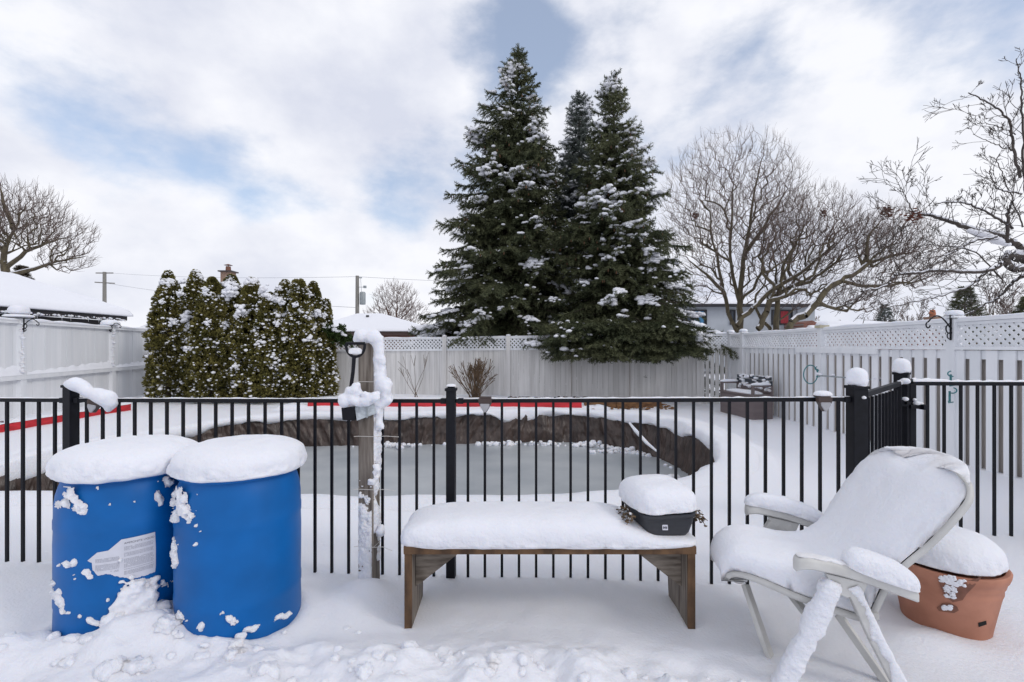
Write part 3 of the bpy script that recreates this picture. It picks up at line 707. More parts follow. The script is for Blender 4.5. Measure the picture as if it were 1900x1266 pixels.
# ------------------------------------------------------------------ white fences
def lattice(mb, a, b, z0, z1, z0b, z1b, sp=.10, wd=.034, th=.008, two=True):
    """diagonal strips clipped to the panel from a to b (plan points)"""
    a = Vector((*a, 0)); b = Vector((*b, 0)); L_ = (b - a).length; u = (b - a) / L_; nrm = Vector((u.y, -u.x, 0)); H = max(z1, z1b) - min(z0, z0b) ; H = ((z1 - z0) + (z1b - z0b)) / 2
    for sgn, off in ((1, 0), (-1, th * 1.1)):
        if sgn < 0 and not two: break
        c = -H
        while c < L_ + H:
            # line: s = c + sgn*t (t = height)
            s0, s1 = (c, c + H) if sgn > 0 else (c + H, c)
            t0, t1 = 0.0, H; ds = (s1 - s0) / H
            ta, tb = t0, t1
            if ds > 0: ta = max(ta, (0 - s0) / ds); tb = min(tb, (L_ - s0) / ds)
            else: ta = max(ta, (L_ - s0) / ds); tb = min(tb, (0 - s0) / ds)
            if tb - ta > .02:
                def q(t):
                    ss_ = s0 + ds * t; k = ss_ / L_; zb = z0 + (z0b - z0) * k
                    return a + u * ss_ + nrm * off + Vector((0, 0, zb + t))
                mb.bar(q(ta), q(tb), th, wd, up=Vector((-u.x * sgn, -u.y * sgn, 1)) if False else nrm.cross(q(tb) - q(ta)).normalized())
            c += sp
def snow_on(mbpts, w_, h_, name, root, seed=0, step=.06, over=.01, m=None):
    """ridge of snow lying along a polyline"""
    V, Fc = [], []; pts = [Vector(p) for p in mbpts]; row = 9; total = 0; rows_ = []
    for i in range(len(pts) - 1):
        ln = (pts[i + 1] - pts[i]).length; k = max(2, int(ln / step)); d = (pts[i + 1] - pts[i]).normalized(); sd_ = d.cross(Vector((0, 0, 1))).normalized()
        for j in range(k + (1 if i == len(pts) - 2 else 0)):
            p = pts[i].lerp(pts[i + 1], j / k); rows_.append((p, sd_, total + ln * j / k))
        total += ln
    S_ = np.array([r_[2] for r_ in rows_]); nz = fbm(np.stack([S_ * 3, S_ * 0, S_ * 0 + seed], 1), 4, seed)
    for j, (p, sd_, _) in enumerate(rows_):
        endf = min(1, (j + .3) / 3, (len(rows_) - 1 - j + .3) / 3)
        for k in range(row):
            a_ = math.pi * k / (row - 1); hh = h_ * (1 + 1.1 * nz[j]) * endf ** .5
            V.append(tuple(p + sd_ * (math.cos(a_) * (w_ / 2 + over) * (1 if 0 < k < row - 1 else .85)) + Vector((0, 0, math.sin(a_) ** .7 * hh - (.004 if 0 < k < row - 1 else .01)))))
    for j in range(len(rows_) - 1):
        for k in range(row - 1): Fc.append((j * row + k, j * row + k + 1, (j + 1) * row + k + 1, (j + 1) * row + k))
    return mesh_np(name, np.array(V), np.array(Fc), m or M_SNOW, root, True)
def boards(mb, a, b, zb, zt_a, zt_b, bw, gap, th=.02, off=0.0, jit=.003, nrm=None):
    a = Vector((*a, 0)); b = Vector((*b, 0)); L_ = (b - a).length; u = (b - a) / L_; k = max(1, round(L_ / (bw + gap))); pitch = L_ / k; rot = Matrix.Rotation(math.atan2(u.y, u.x), 3, 'Z')
    nr = Vector((u.y, -u.x, 0))
    for i in range(k):
        s_ = (i + .5) * pitch; zt = zt_a + (zt_b - zt_a) * s_ / L_; p = a + u * s_ + nr * (off + random.uniform(-jit, jit))
        mb.box((p.x, p.y, (zb + zt) / 2), (pitch - gap, th, zt - zb), rot)
def line_x(a, b, px):
    """point of plan line a-b seen at image column px"""
    k = (px - 950) / F; (x0, y0), (x1, y1) = a, b; t = (k * y0 - x0) / ((x1 - x0) - k * (y1 - y0)); return (x0 + (x1 - x0) * t, y0 + (y1 - y0) * t)
def cap(x, y, z, w_, root, snow=.05, sw=.2, seed=0):
    mb = MB(); mb.box((x, y, z + .012), (w_ + .04, w_ + .04, .024)); mb.box((x, y, z + .045), (w_ + .02, w_ + .02, .04), taper=.3); mb.build('post_cap', M_WHITE, root)
    v, f = pillow((x, y, z + .045), (sw, sw, snow), p=2.2, down=.3, noise=.006, sub=4, seed=seed); mesh_np('snow_cap', v, f, M_SNOW, root, True)

# back fence
BA, BB = (-5.35, 14.0), (4.9, 12.79)
bf = empty('wooden_fence', (0, 13.4, 0), 'weathered white board fence with diagonal lattice top behind the pool and under the spruces', 'fence')
cols = [612, 708, 825, 943, 1060, 1168, 1295]
bpts = [line_x(BA, BB, c) for c in cols]
btop = lambda x: 1.67 + (x + 5.3) / 10.2 * .09
for i in range(len(bpts) - 1):
    a, b = bpts[i], bpts[i + 1]; za, zb_ = btop(a[0]), btop(b[0])
    mb = MB(); boards(mb, a, b, -.1, za - .36, zb_ - .36, .135, .0045); mb.build('board_panel', M_WHITEB, bf)
    mb = MB(); A_, B_ = Vector((*a, za)), Vector((*b, zb_))
    mb.bar(A_ + Vector((0, 0, -.02)), B_ + Vector((0, 0, -.02)), .05, .05); mb.bar(A_ + Vector((0, -.01, -.345)), B_ + Vector((0, -.01, -.345)), .06, .05); mb.build('rail', M_WHITE, bf)
    mb = MB(); lattice(mb, a, b, za - .325, za - .04, zb_ - .325, zb_ - .04, sp=.105, wd=.036); mb.build('lattice_panel', M_WHITE, bf)
    snow_on([A_ + Vector((0, 0, .005)), B_ + Vector((0, 0, .005))], .05, .022, 'snow_strip', bf, seed=i)
for i, p in enumerate(bpts):
    zt = btop(p[0]) + .03
    if i in (4, 5): mb = MB(); mb.box((p[0], p[1] - .03, zt / 2 - .2), (.012, .03, zt + .1)); mb.build('post', M_BEIGE, bf); continue
    mb = MB(); mb.box((p[0], p[1] - .02, zt / 2 - .05), (.11, .09, zt + .1)); mb.build('post', M_WHITEB, bf)
    v, f = pillow((p[0], p[1] - .02, zt), (.13, .12, .04), noise=.004, sub=3); mesh_np('snow_cap', v, f, M_SNOW, bf, True)
# the same fence running on behind the cedars
lf2 = empty('wooden_fence', (-8, 14.4, 0), 'plain white board fence end seen at the right foot of the cedars', 'fence')
mb = MB(); boards(mb, (-11.3, 15.2), (bpts[0][0] - .55, 14.05), -.1, 1.6, 1.6, .14, .004); mb.build('board_panel', M_WHITEB, lf2)
mb = MB(); boards(mb, (bpts[0][0] - .50, 13.98), (bpts[0][0] - .08, 13.98), -.1, 1.35, 1.40, .10, .03); mb.build('side_boards', M_WHITE, lf2)
MB().box((bpts[0][0] - .52, 13.95, .72), (.09, .09, 1.7)).build('post', M_WHITE, lf2)

# slatted gate section at the right end of the back fence
GA, GB = (4.95, 12.76), (5.68, 12.68)
gs = empty('wooden_gate', (5.3, 12.72, 0), 'narrow slatted white gate with lattice top in the far right fence corner', 'gate')
mb = MB(); boards(mb, GA, GB, -.05, 1.40, 1.40, .085, .03); mb.build('slat_panel', M_WHITEB, gs)
mb = MB(); lattice(mb, GA, GB, 1.44, 1.70, 1.44, 1.70, sp=.085, wd=.03); mb.build('lattice_panel', M_WHITE, gs)
mb = MB(); mb.bar((*GA, 1.73), (*GB, 1.76), .05, .05); mb.bar((*GA, 1.42), (*GB, 1.42), .05, .06); mb.build('rail', M_WHITE, gs)
snow_on([(*GA, 1.76), (*GB, 1.79)], .07, .04, 'snow_strip', gs, seed=31)

# right fence
RA, RB = (5.70, 12.6), (5.90, 3.3)
rfz = empty('wooden_fence', (5.8, 8, 0), 'tall white board-on-board fence with lattice top along the right side', 'fence')
rp = [(5.70, 12.62), line_x(RA, RB, 1380), line_x(RA, RB, 1526), line_x(RA, RB, 1772), (5.9, 3.7), (5.96, .9)]
rtop = lambda y: 1.755 + (12.6 - y) * .008
for i in range(len(rp) - 1):
    a, b = rp[i], rp[i + 1]; za, zb_ = rtop(a[1]), rtop(b[1]); u = Vector((b[0] - a[0], b[1] - a[1], 0)).normalized(); nr = Vector((u.y, -u.x, 0))   # towards the yard? (points -x)
    if nr.x > 0: nr = -nr
    A_, B_ = Vector((*a, za)), Vector((*b, zb_))
    L_ = (B_ - A_).length; k = max(1, round(L_ / .2)); pitch = L_ / k
    mb = MB(); mb2 = MB(); rot = Matrix.Rotation(math.atan2(u.y, u.x), 3, 'Z')
    for j in range(k):
        s_ = (j + .5) * pitch; p = Vector((*a, 0)) + u * s_; zt = 1.405 if i < 3 else 1.40
        q = p + nr * (.035 + random.uniform(-.002, .002)); g_ = .072 if i > 0 else .004
        zb0 = -.12
        mb.box((q.x, q.y, (zb0 + zt) / 2), (pitch - g_, .02, zt - zb0), rot)
        q = p + u * (pitch / 2) - nr * .035
        if i > 0: mb2.box((q.x, q.y, (zb0 + 1.38) / 2), (pitch - .022, .02, 1.38 - zb0), rot)
    mb.build('board_panel', M_WHITE, rfz)
    if i > 0: mb2.build('back_board_panel', M_BEIGE, rfz)
    mb = MB(); mb.bar(A_ + Vector((0, 0, -.02)), B_ + Vector((0, 0, -.02)), .09, .035); mb.bar(A_ + Vector((0, 0, -.06)), B_ + Vector((0, 0, -.06)), .05, .04)
    mb.bar(Vector((*a, 1.425)) + nr * .015, Vector((*b, 1.425)) + nr * .015, .10, .035)
    mb.bar(Vector((*a, 1.345)), Vector((*b, 1.345)), .045, .11)
    mb.build('rail', M_WHITE, rfz)
    mb = MB(); lattice(mb, a, b, 1.445, za - .08, 1.445, zb_ - .08, sp=.098, wd=.040); mb.build('lattice_panel', M_WHITE, rfz)
    snow_on([A_ + Vector((0, 0, 0)), B_ + Vector((0, 0, 0))], .09, .035, 'snow_strip', rfz, seed=40 + i, over=.006)
    snow_on([Vector((*a, 1.443)) + nr * .015, Vector((*b, 1.443)) + nr * .015], .09, .012, 'snow_strip', rfz, seed=50 + i, over=.0)
MB().bar(Vector((5.70, 9.75, 1.37)), Vector((5.74, 7.62, 1.37)), .03, .085).build('cover_board', M_WHITE, rfz)
for i, p in enumerate(rp[:5]):
    zt = rtop(p[1]) + .02
    mb = MB(); mb.box((p[0] - .01, p[1], zt / 2 - .08), (.115, .115, zt + .14)); mb.build('post', M_WHITE, rfz)
    cap(p[0] - .01, p[1], zt, .12, rfz, snow=.06, sw=.19, seed=i)
MB().box((rp[2][0] - .01, rp[2][1], rtop(9) + .035), (.17, .17, .05)).build('post_cap', mat('cream_paint', (.50, .46, .33), .6, var=.1), rfz)

# left fence
LA, LB = (-9.76, 9.6), (-10.64, 12.85)
lf = empty('wooden_fence', (-10, 11, 0), 'tall white board fence with a snow-covered middle rail along the left side', 'fence')
dirv = Vector((LB[0] - LA[0], LB[1] - LA[1], 0)).normalized()
lp = [Vector((*LA, 0)) - dirv * 3.37 * 2, Vector((*LA, 0)) - dirv * 3.37, Vector((*LA, 0)), Vector((*LB, 0)), Vector((*LB, 0)) + dirv * 2.9]
lt = lambda y: 1.965
for i in range(len(lp) - 1):
    a, b = lp[i], lp[i + 1]; mb = MB(); boards(mb, a.xy, b.xy, -.1, 1.93, 1.93, .185, .004, jit=.006); mb.build('board_panel', M_WHITE, lf)
    nr = Vector((-dirv.y, dirv.x, 0)) * -1
    mb = MB(); mb.bar(a + Vector((0, 0, 1.93)) + nr * .02, b + Vector((0, 0, 1.93)) + nr * .02, .10, .06); mb.bar(a + Vector((0, 0, .84)) + nr * .055, b + Vector((0, 0, .84)) + nr * .055, .09, .09); mb.build('rail', M_WHITE, lf)
    snow_on([a + Vector((0, 0, 1.96)) + nr * .02, b + Vector((0, 0, 1.96)) + nr * .02], .11, .055, 'snow_strip', lf, seed=60 + i)
    V, Fc = [], []; m_ = 60
    for j in range(m_):
        t = j / (m_ - 1); p = a.lerp(b, .015 + .97 * t); hh = .05 + .13 * (t ** 1.1) * (.8 + .4 * random.random()) + .015 * math.sin(j * .9)
        for o_, z_ in ((.012, hh), (.03, hh * .85), (.06, hh * .45), (.085, hh * .2), (.105, .0)): V.append(tuple(p + nr * o_ + Vector((0, 0, .885 + z_))))
    for j in range(m_ - 1):
        for k in range(4): Fc.append((j * 5 + k, j * 5 + k + 1, j * 5 + k + 6, j * 5 + k + 5))
    mesh_np('snow_drift', np.array(V), np.array(Fc), M_SNOWF, lf, True)
for i, p in enumerate(lp):
    MB().box((p.x, p.y, .95), (.17, .17, 2.1), Matrix.Rotation(math.atan2(dirv.y, dirv.x), 3, 'Z')).build('post', M_WHITE, lf)
    if i == 2:
        v, f = pillow((p.x, p.y, 2.04), (.42, .42, .05), noise=.008, p=3, sub=4, seed=2); v2, f2 = pillow((p.x, p.y, 2.14), (.32, .30, .13), down=.45, noise=.008, sub=4, seed=3); v, f = join([(v, f), (v2, f2)])
        MB().box((p.x, p.y, 2.07), (.10, .10, .10)).build('post_cap', M_WHITE, lf)
    else: v, f = pillow((p.x, p.y, 2.03), (.40, .40, .13), down=.2, noise=.010, sub=4, seed=i)
    mesh_np('snow_cap', v, f, M_SNOW, lf, True)
    cs_ = [(p.x + nr.x * .09 - dirv.x * .06 + rng.normal(0, .01), p.y + nr.y * .09 - dirv.y * .06, z) for z in np.arange(.95, 1.9, .035)]
    v, f = blobs(cs_, rng.uniform(.025, .045, len(cs_)), sub=2, noise=.4); mesh_np('stuck_snow', v, f, M_SNOWR, lf, True)

# wrought iron plant brackets
def scroll(name, base, dirx, size, label, m=M_BLACK):
    root = empty(name, base, label, 'plant bracket', 'iron plant brackets'); b = Vector(base); d = Vector(dirx).normalized(); Z = Vector((0, 0, 1)); mb = MB(); s_ = size
    mb.bar(b + Z * -.55 * s_, b + Z * .35 * s_, .02, .012, up=(0, 1, 0))
    pts = []
    for k in range(26):
        t = k / 25; pts.append(b + d * (s_ * (.02 + 1.0 * t)) + Z * (s_ * (-.12 + .42 * math.sin(t * 2.6) - .03 * t)))
    mb.tube(pts, .009, 6)
    e = pts[-1]
    mb.tube([e + d * (.09 * s_ * math.sin(a_) ) + Z * (.10 * s_ * (math.cos(a_) - 1)) for a_ in np.linspace(0, 4.6, 14)], .008, 6)
    mb.tube([b + d * (s_ * (.03 + .22 * math.sin(a_) * (1 - a_ / 9))) + Z * (s_ * (.10 + .2 * math.cos(a_) * (1 - a_ / 9) - .28)) for a_ in np.linspace(0, 5.4, 22)], .008, 6)
    mb.tube([b + d * (s_ * (.03 + .13 * math.sin(a_))) + Z * (s_ * (-.40 - .11 * math.cos(a_))) for a_ in np.linspace(0, 5.0, 16)], .007, 6)
    mb.build('scroll', m, root, True)
q2, q3 = lp[2], lp[3]
scroll('plant_bracket', (q2.x + .15, q2.y - .05, 1.90), (1, -.1, 0), .30, 'black scroll plant bracket on the left fence post nearest the frame edge')
scroll('plant_bracket', (q3.x + .08, q3.y - .10, 1.98), (1, -.1, 0), .28, 'black scroll plant bracket on the second left fence post beside the cedars')
scroll('plant_bracket', (rp[3][0] - .085, rp[3][1] - .03, 1.74), (-1, -.25, 0), .38, 'large black scroll plant bracket on the right fence post')

# teal pole hooks, skimmer net and pole
def hook(px, py, Y, label, s_=.12, flip=1):
    b = P(px, py, Y); root = empty('pole_hook', b, label, 'hook', 'teal pole hooks'); mb = MB()
    mb.bar(b + Vector((0, 0, -.09 * s_ / .12)), b + Vector((0, 0, .05 * s_ / .12)), .02, .014, up=(0, 1, 0))
    mb.tube([b + Vector((flip * -.01 - flip * .055 * math.sin(a_), -.03, .06 + .035 * math.cos(a_) * 1.0)) for a_ in np.linspace(.3, 3.4, 12)], .008, 6)
    mb.tube([b + Vector((.03, -.02, -.09)), b + Vector((-.03, -.02, -.10)), b + Vector((-.035, -.02, -.075))], .007, 6)
    mb.build('bracket', M_TEAL, root, True); return root
hook(1517, 690, 8.9, 'teal metal hook holding the net pole on the far part of the right fence')
hook(1764, 702, 6.3, 'upper teal metal hook on the right fence post below the scroll bracket')
hook(1762, 733, 6.3, 'lower teal metal hook on the right fence post seen through the black pickets', flip=-1)
sk = empty('leaf_net', P(1503, 690, 8.85), 'round pool leaf net with a long snowy pole resting on the right fence', 'pool net')
mb = MB(); ctr = P(1504, 695, 8.9); ux = Vector((.07, -.99, 0)).normalized()
mb.tube([ctr + Vector((-.0, 0, 0)) + Vector((1, .25, 0)).normalized() * (.155 * math.sin(a_)) + Vector((0, 0, .17 * math.cos(a_))) for a_ in np.linspace(0, 2 * math.pi, 30)], .010, 6); mb.build('hoop', M_TEAL, sk, True)
mb = MB(); mb.tube([P(1518, 697, 8.8), P(1640, 706, 7.6), P(1672, 709, 7.35)], .012, 8).build('pole', M_METALG, sk, True)
v, f = blobs([P(1518, 694, 8.8), P(1523, 695, 8.75), P(1546, 696, 8.5), P(1600, 701, 8.0), P(1628, 702, 7.7), P(1634, 703, 7.7), P(1640, 704, 7.65)], [.04, .035, .03, .03, .05, .06, .04], flat=.6, sub=3, noise=.2); mesh_np('snow_lump', v, f, M_SNOW, sk, True)

# ------------------------------------------------------------------ storage bench by the right fence
sb = empty('storage_bench', (5.2, 10.6, 0), 'taupe plastic storage bench with dark back slats and snow by the right fence', 'storage bench')
SA, SB_ = Vector((4.83, 11.25, 0)), Vector((5.02, 10.1, 0))      # front face, left and right bottom corner
su = (SB_ - SA).normalized(); sn = Vector((-su.y, su.x, 0)); 
if sn.x < 0: sn = -sn
Ls = (SB_ - SA).length; dep = .46
def sp_(a, b, z): q = SA + su * a + sn * b; return Vector((q.x, q.y, z))
def sbox(mb, a0, a1, b0, b1, z0, z1):
    pts = [sp_(a0, b0, z0), sp_(a1, b0, z0), sp_(a1, b1, z0), sp_(a0, b1, z0)]; mb.prism([tuple(p) for p in pts], None, (0, 0, z1 - z0))
mb = MB(); sbox(mb, 0, Ls, 0, dep, -.12, .40); mb.build('box', M_TAUPE, sb, bevel=.01)
mb = MB(); sbox(mb, -.02, Ls + .02, -.02, dep, .405, .44); mb.build('seat', M_TAUPE, sb, bevel=.006)
for k, s0 in ((0, 0.0), (1, Ls - .07)):
    mb = MB(); sbox(mb, s0, s0 + .07, 0, .04, .44, .60); sbox(mb, s0, s0 + .07, .0, dep - .05, .60, .64); mb.build('armrest', M_TAUPE, sb, bevel=.008)
    c_ = sp_(s0 + .035, dep * .45, .645); v, f = pillow(c_, (.11, .46, .045), p=3, noise=.006, sub=4, rotz=math.atan2(sn.y, sn.x) - R(90)); mesh_np('snow_cap', v, f, M_SNOW, sb, True)
mb = MB(); sbox(mb, 0, Ls, dep - .05, dep, .44, .62); mb.build('back_panel', M_TAUPE, sb, bevel=.006)
mb = MB(); sbox(mb, 0, Ls, dep - .045, dep - .005, .62, .72); sbox(mb, .02, Ls - .02, dep - .05, dep - .01, .73, .80); mb.build('back_slats', M_SLATE, sb, bevel=.006)
c_ = sp_(Ls / 2, dep * .42, .44); v, f = pillow(c_, (Ls - .14, dep - .12, .06), p=4, noise=.012, sub=5, rotz=math.atan2(su.y, su.x)); mesh_np('snow_layer', v, f, M_SNOW, sb, True)
cs_ = [sp_(rng.uniform(.1, Ls), dep - .06, rng.uniform(.52, .80)) for _ in range(46)] + [sp_(rng.uniform(0, Ls), dep - .02, .80) for _ in range(12)]
v, f = blobs(cs_, rng.uniform(.02, .05, len(cs_)), sub=2, noise=.5); mesh_np('stuck_snow', v, f, M_SNOWR, sb, True)

# ------------------------------------------------------------------ barrels
def pix_cyl(px, py, c, r):
    k = (px - 950) / F; cx_, cy_ = c; A = k * k + 1; B = -2 * (k * cx_ + cy_); D = cx_ ** 2 + cy_ ** 2 - r * r; disc = max(0, B * B - 4 * A * D); t = (-B - math.sqrt(disc)) / (2 * A)
    return math.atan2(t - cy_, k * t - cx_), CAMZ + (643 - py) / F * t
def on_cyl(a_, z, c, r): return (c[0] + r * math.cos(a_), c[1] + r * math.sin(a_), z)
BR = .290
def barrel(c, label, seed):
    root = empty('plastic_barrel', (c[0], c[1], -.05), label, 'barrel', 'blue barrels beside the black fence')
    prof = [(.262, -.06), (.282, -.03), (.289, .02), (.2905, .10), (.288, .19), (.2905, .20), (.2905, .235), (.288, .245), (.2895, .35), (.290, .50), (.288, .565), (.2905, .575), (.2905, .61), (.288, .62), (.287, .68), (.281, .73), (.270, .77), (.262, .79), (.261, .80), (.276, .806), (.278, .825), (.272, .83), (.262, .82), (.05, .815)]
    MB().lathe(prof, (c[0], c[1], 0), n=96).build('drum', M_BLUE, root, True)
    v, f = pillow((c[0] + .006, c[1], .84), (.612, .612, .124), p=2.15, down=.30, noise=.015, nscale=7, sub=6, seed=seed, edge=1.7, pz=3.4); mesh_np('snow_cap', v, f, M_SNOW, root, True)
    return root
b1 = barrel(BAR[0], 'blue plastic barrel with the torn white label, capped with snow, left of the pair', 5)
b2 = barrel(BAR[1], 'blue plastic barrel without a label, capped with snow, right of the pair', 8)
def patches(c, lst, root, seed):
    view = math.atan2(-c[1], -c[0]); A0 = np.linspace(view - 1.55, view + 1.55, 330); Z0 = np.linspace(-.03, .80, 300); A_, Z_ = np.meshgrid(A0, Z0, indexing='ij')
    X_ = c[0] + BR * np.cos(A_); Y_ = c[1] + BR * np.sin(A_); px_ = 950 + F * X_ / Y_; py_ = 643 + F * (CAMZ - Z_) / Y_; mask = np.full(A_.shape, -1.0)
    for px, py, wpx, hpx, cnt, slope in lst:
        dx = (px_ - px) / (wpx + 2.5); dy = (py_ - py - slope * (px_ - px) / (wpx + 1e-6) * .8) / (hpx + 2.5); mask = np.maximum(mask, 1.0 - (dx * dx + dy * dy) ** .5 * .9)
    p = np.stack([A_ * BR, Z_, A_ * 0], -1).reshape(-1, 3); nz = fbm(p * 42, 4, seed).reshape(A_.shape) * 2.6; k = mask + nz - .12; k = k - .10; h = np.where(k > 0, np.sqrt(np.clip(k, 0, .6)) * .019, -.004) + np.where(k > 0, fbm(p * 110, 3, seed + 1).reshape(A_.shape) * .010, 0)
    R_ = BR + h; V = np.stack([c[0] + R_ * np.cos(A_), c[1] + R_ * np.sin(A_), Z_], -1).reshape(-1, 3); I_ = np.arange(A_.size).reshape(A_.shape); kk = k > -.35
    Q1 = np.stack([I_[:-1, :-1], I_[1:, :-1], I_[1:, 1:], I_[:-1, 1:]], -1).reshape(-1, 4); Q1 = Q1[kk.ravel()[Q1].any(1)]; us = np.unique(Q1); rm = np.zeros(A_.size, int); rm[us] = np.arange(len(us))
    mesh_np('stuck_snow', V[us], rm[Q1], M_SNOWR, root, True)
patches(BAR[0], [(140, 930, 14, 12, 34, 20), (152, 952, 5, 3, 6, 0), (312, 893, 4, 8, 9, 2), (296, 929, 4, 7, 9, 2), (133, 1045, 14, 3, 12, -2), (139, 1074, 4, 4, 6, 0), (160, 1060, 7, 6, 6, 6), (112, 1112, 11, 13, 26, 18),
                 (200, 1112, 1, 1, 1, 0), (258, 1090, 36, 8, 46, -8), (243, 1098, 16, 8, 18, 0), (116, 935, 8, 3, 4, 0), (170, 1152, 20, 2, 12, 10), (240, 1130, 32, 12, 60, -16), (215, 1150, 16, 7, 24, -16), (222, 1040, 2, 1, 1, 0)], b1, 3)
patches(BAR[1], [(334, 925, 7, 12, 26, 0), (342, 948, 18, 10, 34, 22), (328, 960, 6, 8, 8, 6), (326, 1030, 3, 22, 12, 0), (332, 1150, 8, 6, 8, 6), (372, 1163, 10, 5, 6, 0), (337, 1144, 8, 4, 8, 4), (425, 1150, 12, 9, 18, 6), (520, 1146, 12, 3, 16, -6), (465, 1168, 16, 3, 30, -4), (364, 1010, 1, 1, 1, 0)], b2, 4)
cs_, rr_ = [], []; rgp = np.random.default_rng(8)
for x0_, y0_, x1_, y1_, n_, r_ in ((196, 1150, 262, 1092, 80, .024), (205, 1165, 285, 1105, 110, .032), (215, 1180, 310, 1135, 110, .042), (235, 1120, 282, 1100, 50, .022), (225, 1095, 290, 1078, 40, .012)):
    for k in range(n_):
        t = rgp.random(); a_, z = pix_cyl(x0_ + (x1_ - x0_) * t, y0_ + (y1_ - y0_) * t + rgp.normal(0, 9), BAR[0], BR); q = on_cyl(a_, z, BAR[0], BR + r_ * .45); cs_.append((q[0], q[1], z)); rr_.append(r_ * rgp.uniform(.6, 1.1))
v, f = blobs(cs_, rr_, sub=2, noise=.5, seed=3); hp = remeshed('snow_heap', v, f, None, .006, 5, rough=.012); tag(hp, 'lumpy heap of snow piled against the front of the left blue barrel', 'snow heap')
# label on the left barrel
poly = [(1140, 40), (1147, 250), (1145, 460), (1060, 500), (900, 540), (740, 520), (640, 488), (530, 510), (470, 450), (485, 380), (415, 350), (520, 262), (640, 240), (780, 122)]
poly = [pix_cyl(90 + x / 5.756, 980 + y / 5.756, BAR[0], BR + .0015) for x, y in poly]
# columns at equal angles between the polygon's extremes
amin = min(p[0] for p in poly); amax = max(p[0] for p in poly)
def zrange(a_):
    zs = []
    for i in range(len(poly)):
        (a0, z0), (a1, z1) = poly[i], poly[(i + 1) % len(poly)]
        if (a0 - a_) * (a1 - a_) <= 0 and abs(a1 - a0) > 1e-9: zs.append(z0 + (z1 - z0) * (a_ - a0) / (a1 - a0))
    return (min(zs), max(zs)) if len(zs) >= 2 else None
V, Fc = [], []; cols_ = np.linspace(amin + .002, amax - .002, 90); jr = fbm(np.stack([cols_ * 60, cols_ * 0, cols_ * 0], 1), 3, 3) * .008
k = 0
for j, a_ in enumerate(cols_):
    z0, z1 = zrange(a_)
    z0 += jr[j]
    V += [on_cyl(a_, z0, BAR[0], BR + .0018), on_cyl(a_, z1, BAR[0], BR + .0018)]
    if j: Fc.append((2 * j - 2, 2 * j, 2 * j + 1, 2 * j - 1))
lab = mesh_np('label', np.array(V), np.array(Fc), M_PAPER, b1, True)
# print: title and lines of tiny text; all in the label's own (arc, height) plane
aR, zT = pix_cyl(288.5, 988.5, BAR[0], BR); aL, _ = pix_cyl(226, 1004, BAR[0], BR)
fc = bpy.data.curves.new('t', 'FONT'); fc.body = 'AMMONITE LIQUID'; fc.size = 1; to = bpy.data.objects.new('t', fc); C.objects.link(to)
dg = bpy.context.evaluated_depsgraph_get(); tm = bpy.data.meshes.new_from_object(to.evaluated_get(dg)); C.objects.unlink(to)
tv = np.array([v.co[:] for v in tm.vertices]); tf_ = [tuple(p.vertices) for p in tm.polygons]; wd = tv[:, 0].max()
V = [on_cyl(aL + .03 + (aR - aL - .05) * q[0] / wd, zT - .0205 + q[1] * .0125, BAR[0], BR + .0024) for q in tv]
me = bpy.data.meshes.new('lettering'); me.from_pydata([tuple(v) for v in V], [], tf_); me.materials.append(M_INK); lt_ = bpy.data.objects.new('lettering', me); C.objects.link(lt_)
lt_.parent = lab; lt_.matrix_parent_inverse = worldmat(lab).inverted()
V, Fc = [], []
def word(a0, a1, z, h):
    i = len(V); V.extend([on_cyl(a0, z, BAR[0], BR + .0024), on_cyl(a1, z, BAR[0], BR + .0024), on_cyl(a1, z + h, BAR[0], BR + .0024), on_cyl(a0, z + h, BAR[0], BR + .0024)]); Fc.append((i, i + 1, i + 2, i + 3))
for (c0, c1, zs) in ((aL + .03, aR - .03, [zT - .035 - .0048 * k for k in range(28) if k not in (4, 5, 10, 11, 21, 23)]), (aL - .34, aL - .03, [zT - .075 - .0048 * k for k in range(15) if k not in (4, 5, 12)])):
    for z in zs:
        a_ = c0; 
        while a_ < c1 - .01:
            w_ = random.uniform(.008, .028); e = min(c1, a_ + w_); zz = zrange(a_); zz2 = zrange(e)
            if zz and zz2 and z > max(zz[0], zz2[0]) + .012 and z < min(zz[1], zz2[1]) - .008 and random.random() < .96: word(a_, e, z, .0024)
            a_ = e + .006
me = mesh_np('small_print', np.array(V), np.array(Fc), M_INKG, lab)

# ------------------------------------------------------------------ wooden post with shovel
PX, PY = -.862, 2.93
wp = empty('wooden_post', (PX, PY, 0), 'grey timber post plastered with snow in front of the black fence', 'post')
rot = Matrix.Rotation(R(-9), 3, 'Z')
MB().box((PX, PY, .66), (.095, .095, 1.62), rot).build('timber', M_WOODG, wp, bevel=.004)
cs_, rr_ = [], []
rg = np.random.default_rng(5)
for px, py, wx, wy, n_, r_ in ((683, 624, 13, 5, 90, .036), (676, 628, 10, 3, 30, .032), (702, 650, 5, 24, 200, .022), (704, 690, 6, 26, 200, .024), (711, 722, 9, 16, 90, .030), (716, 745, 9, 6, 40, .022), (697, 748, 14, 7, 60, .024), (703, 772, 4, 16, 50, .020),
                         (704, 792, 7, 8, 30, .016), (698, 876, 5, 14, 40, .016), (690, 896, 7, 6, 24, .014), (706, 984, 5, 9, 30, .016)):
    for k in range(n_): cs_.append(P(px + rg.uniform(-1, 1) * wx, py + rg.uniform(-1, 1) * wy, PY - .03 + rg.uniform(-.03, .03))); rr_.append(r_ * rg.uniform(.6, 1.1))
v, f = blobs(cs_, rr_, flat=.9, sub=2, noise=.4, seed=8); remeshed('stuck_snow', v, f, wp, .005, 50, rough=.005)
fn = rot @ Vector((0, -1, 0)); fx = rot @ Vector((1, 0, 0)); pc_ = Vector((PX, PY, 0))
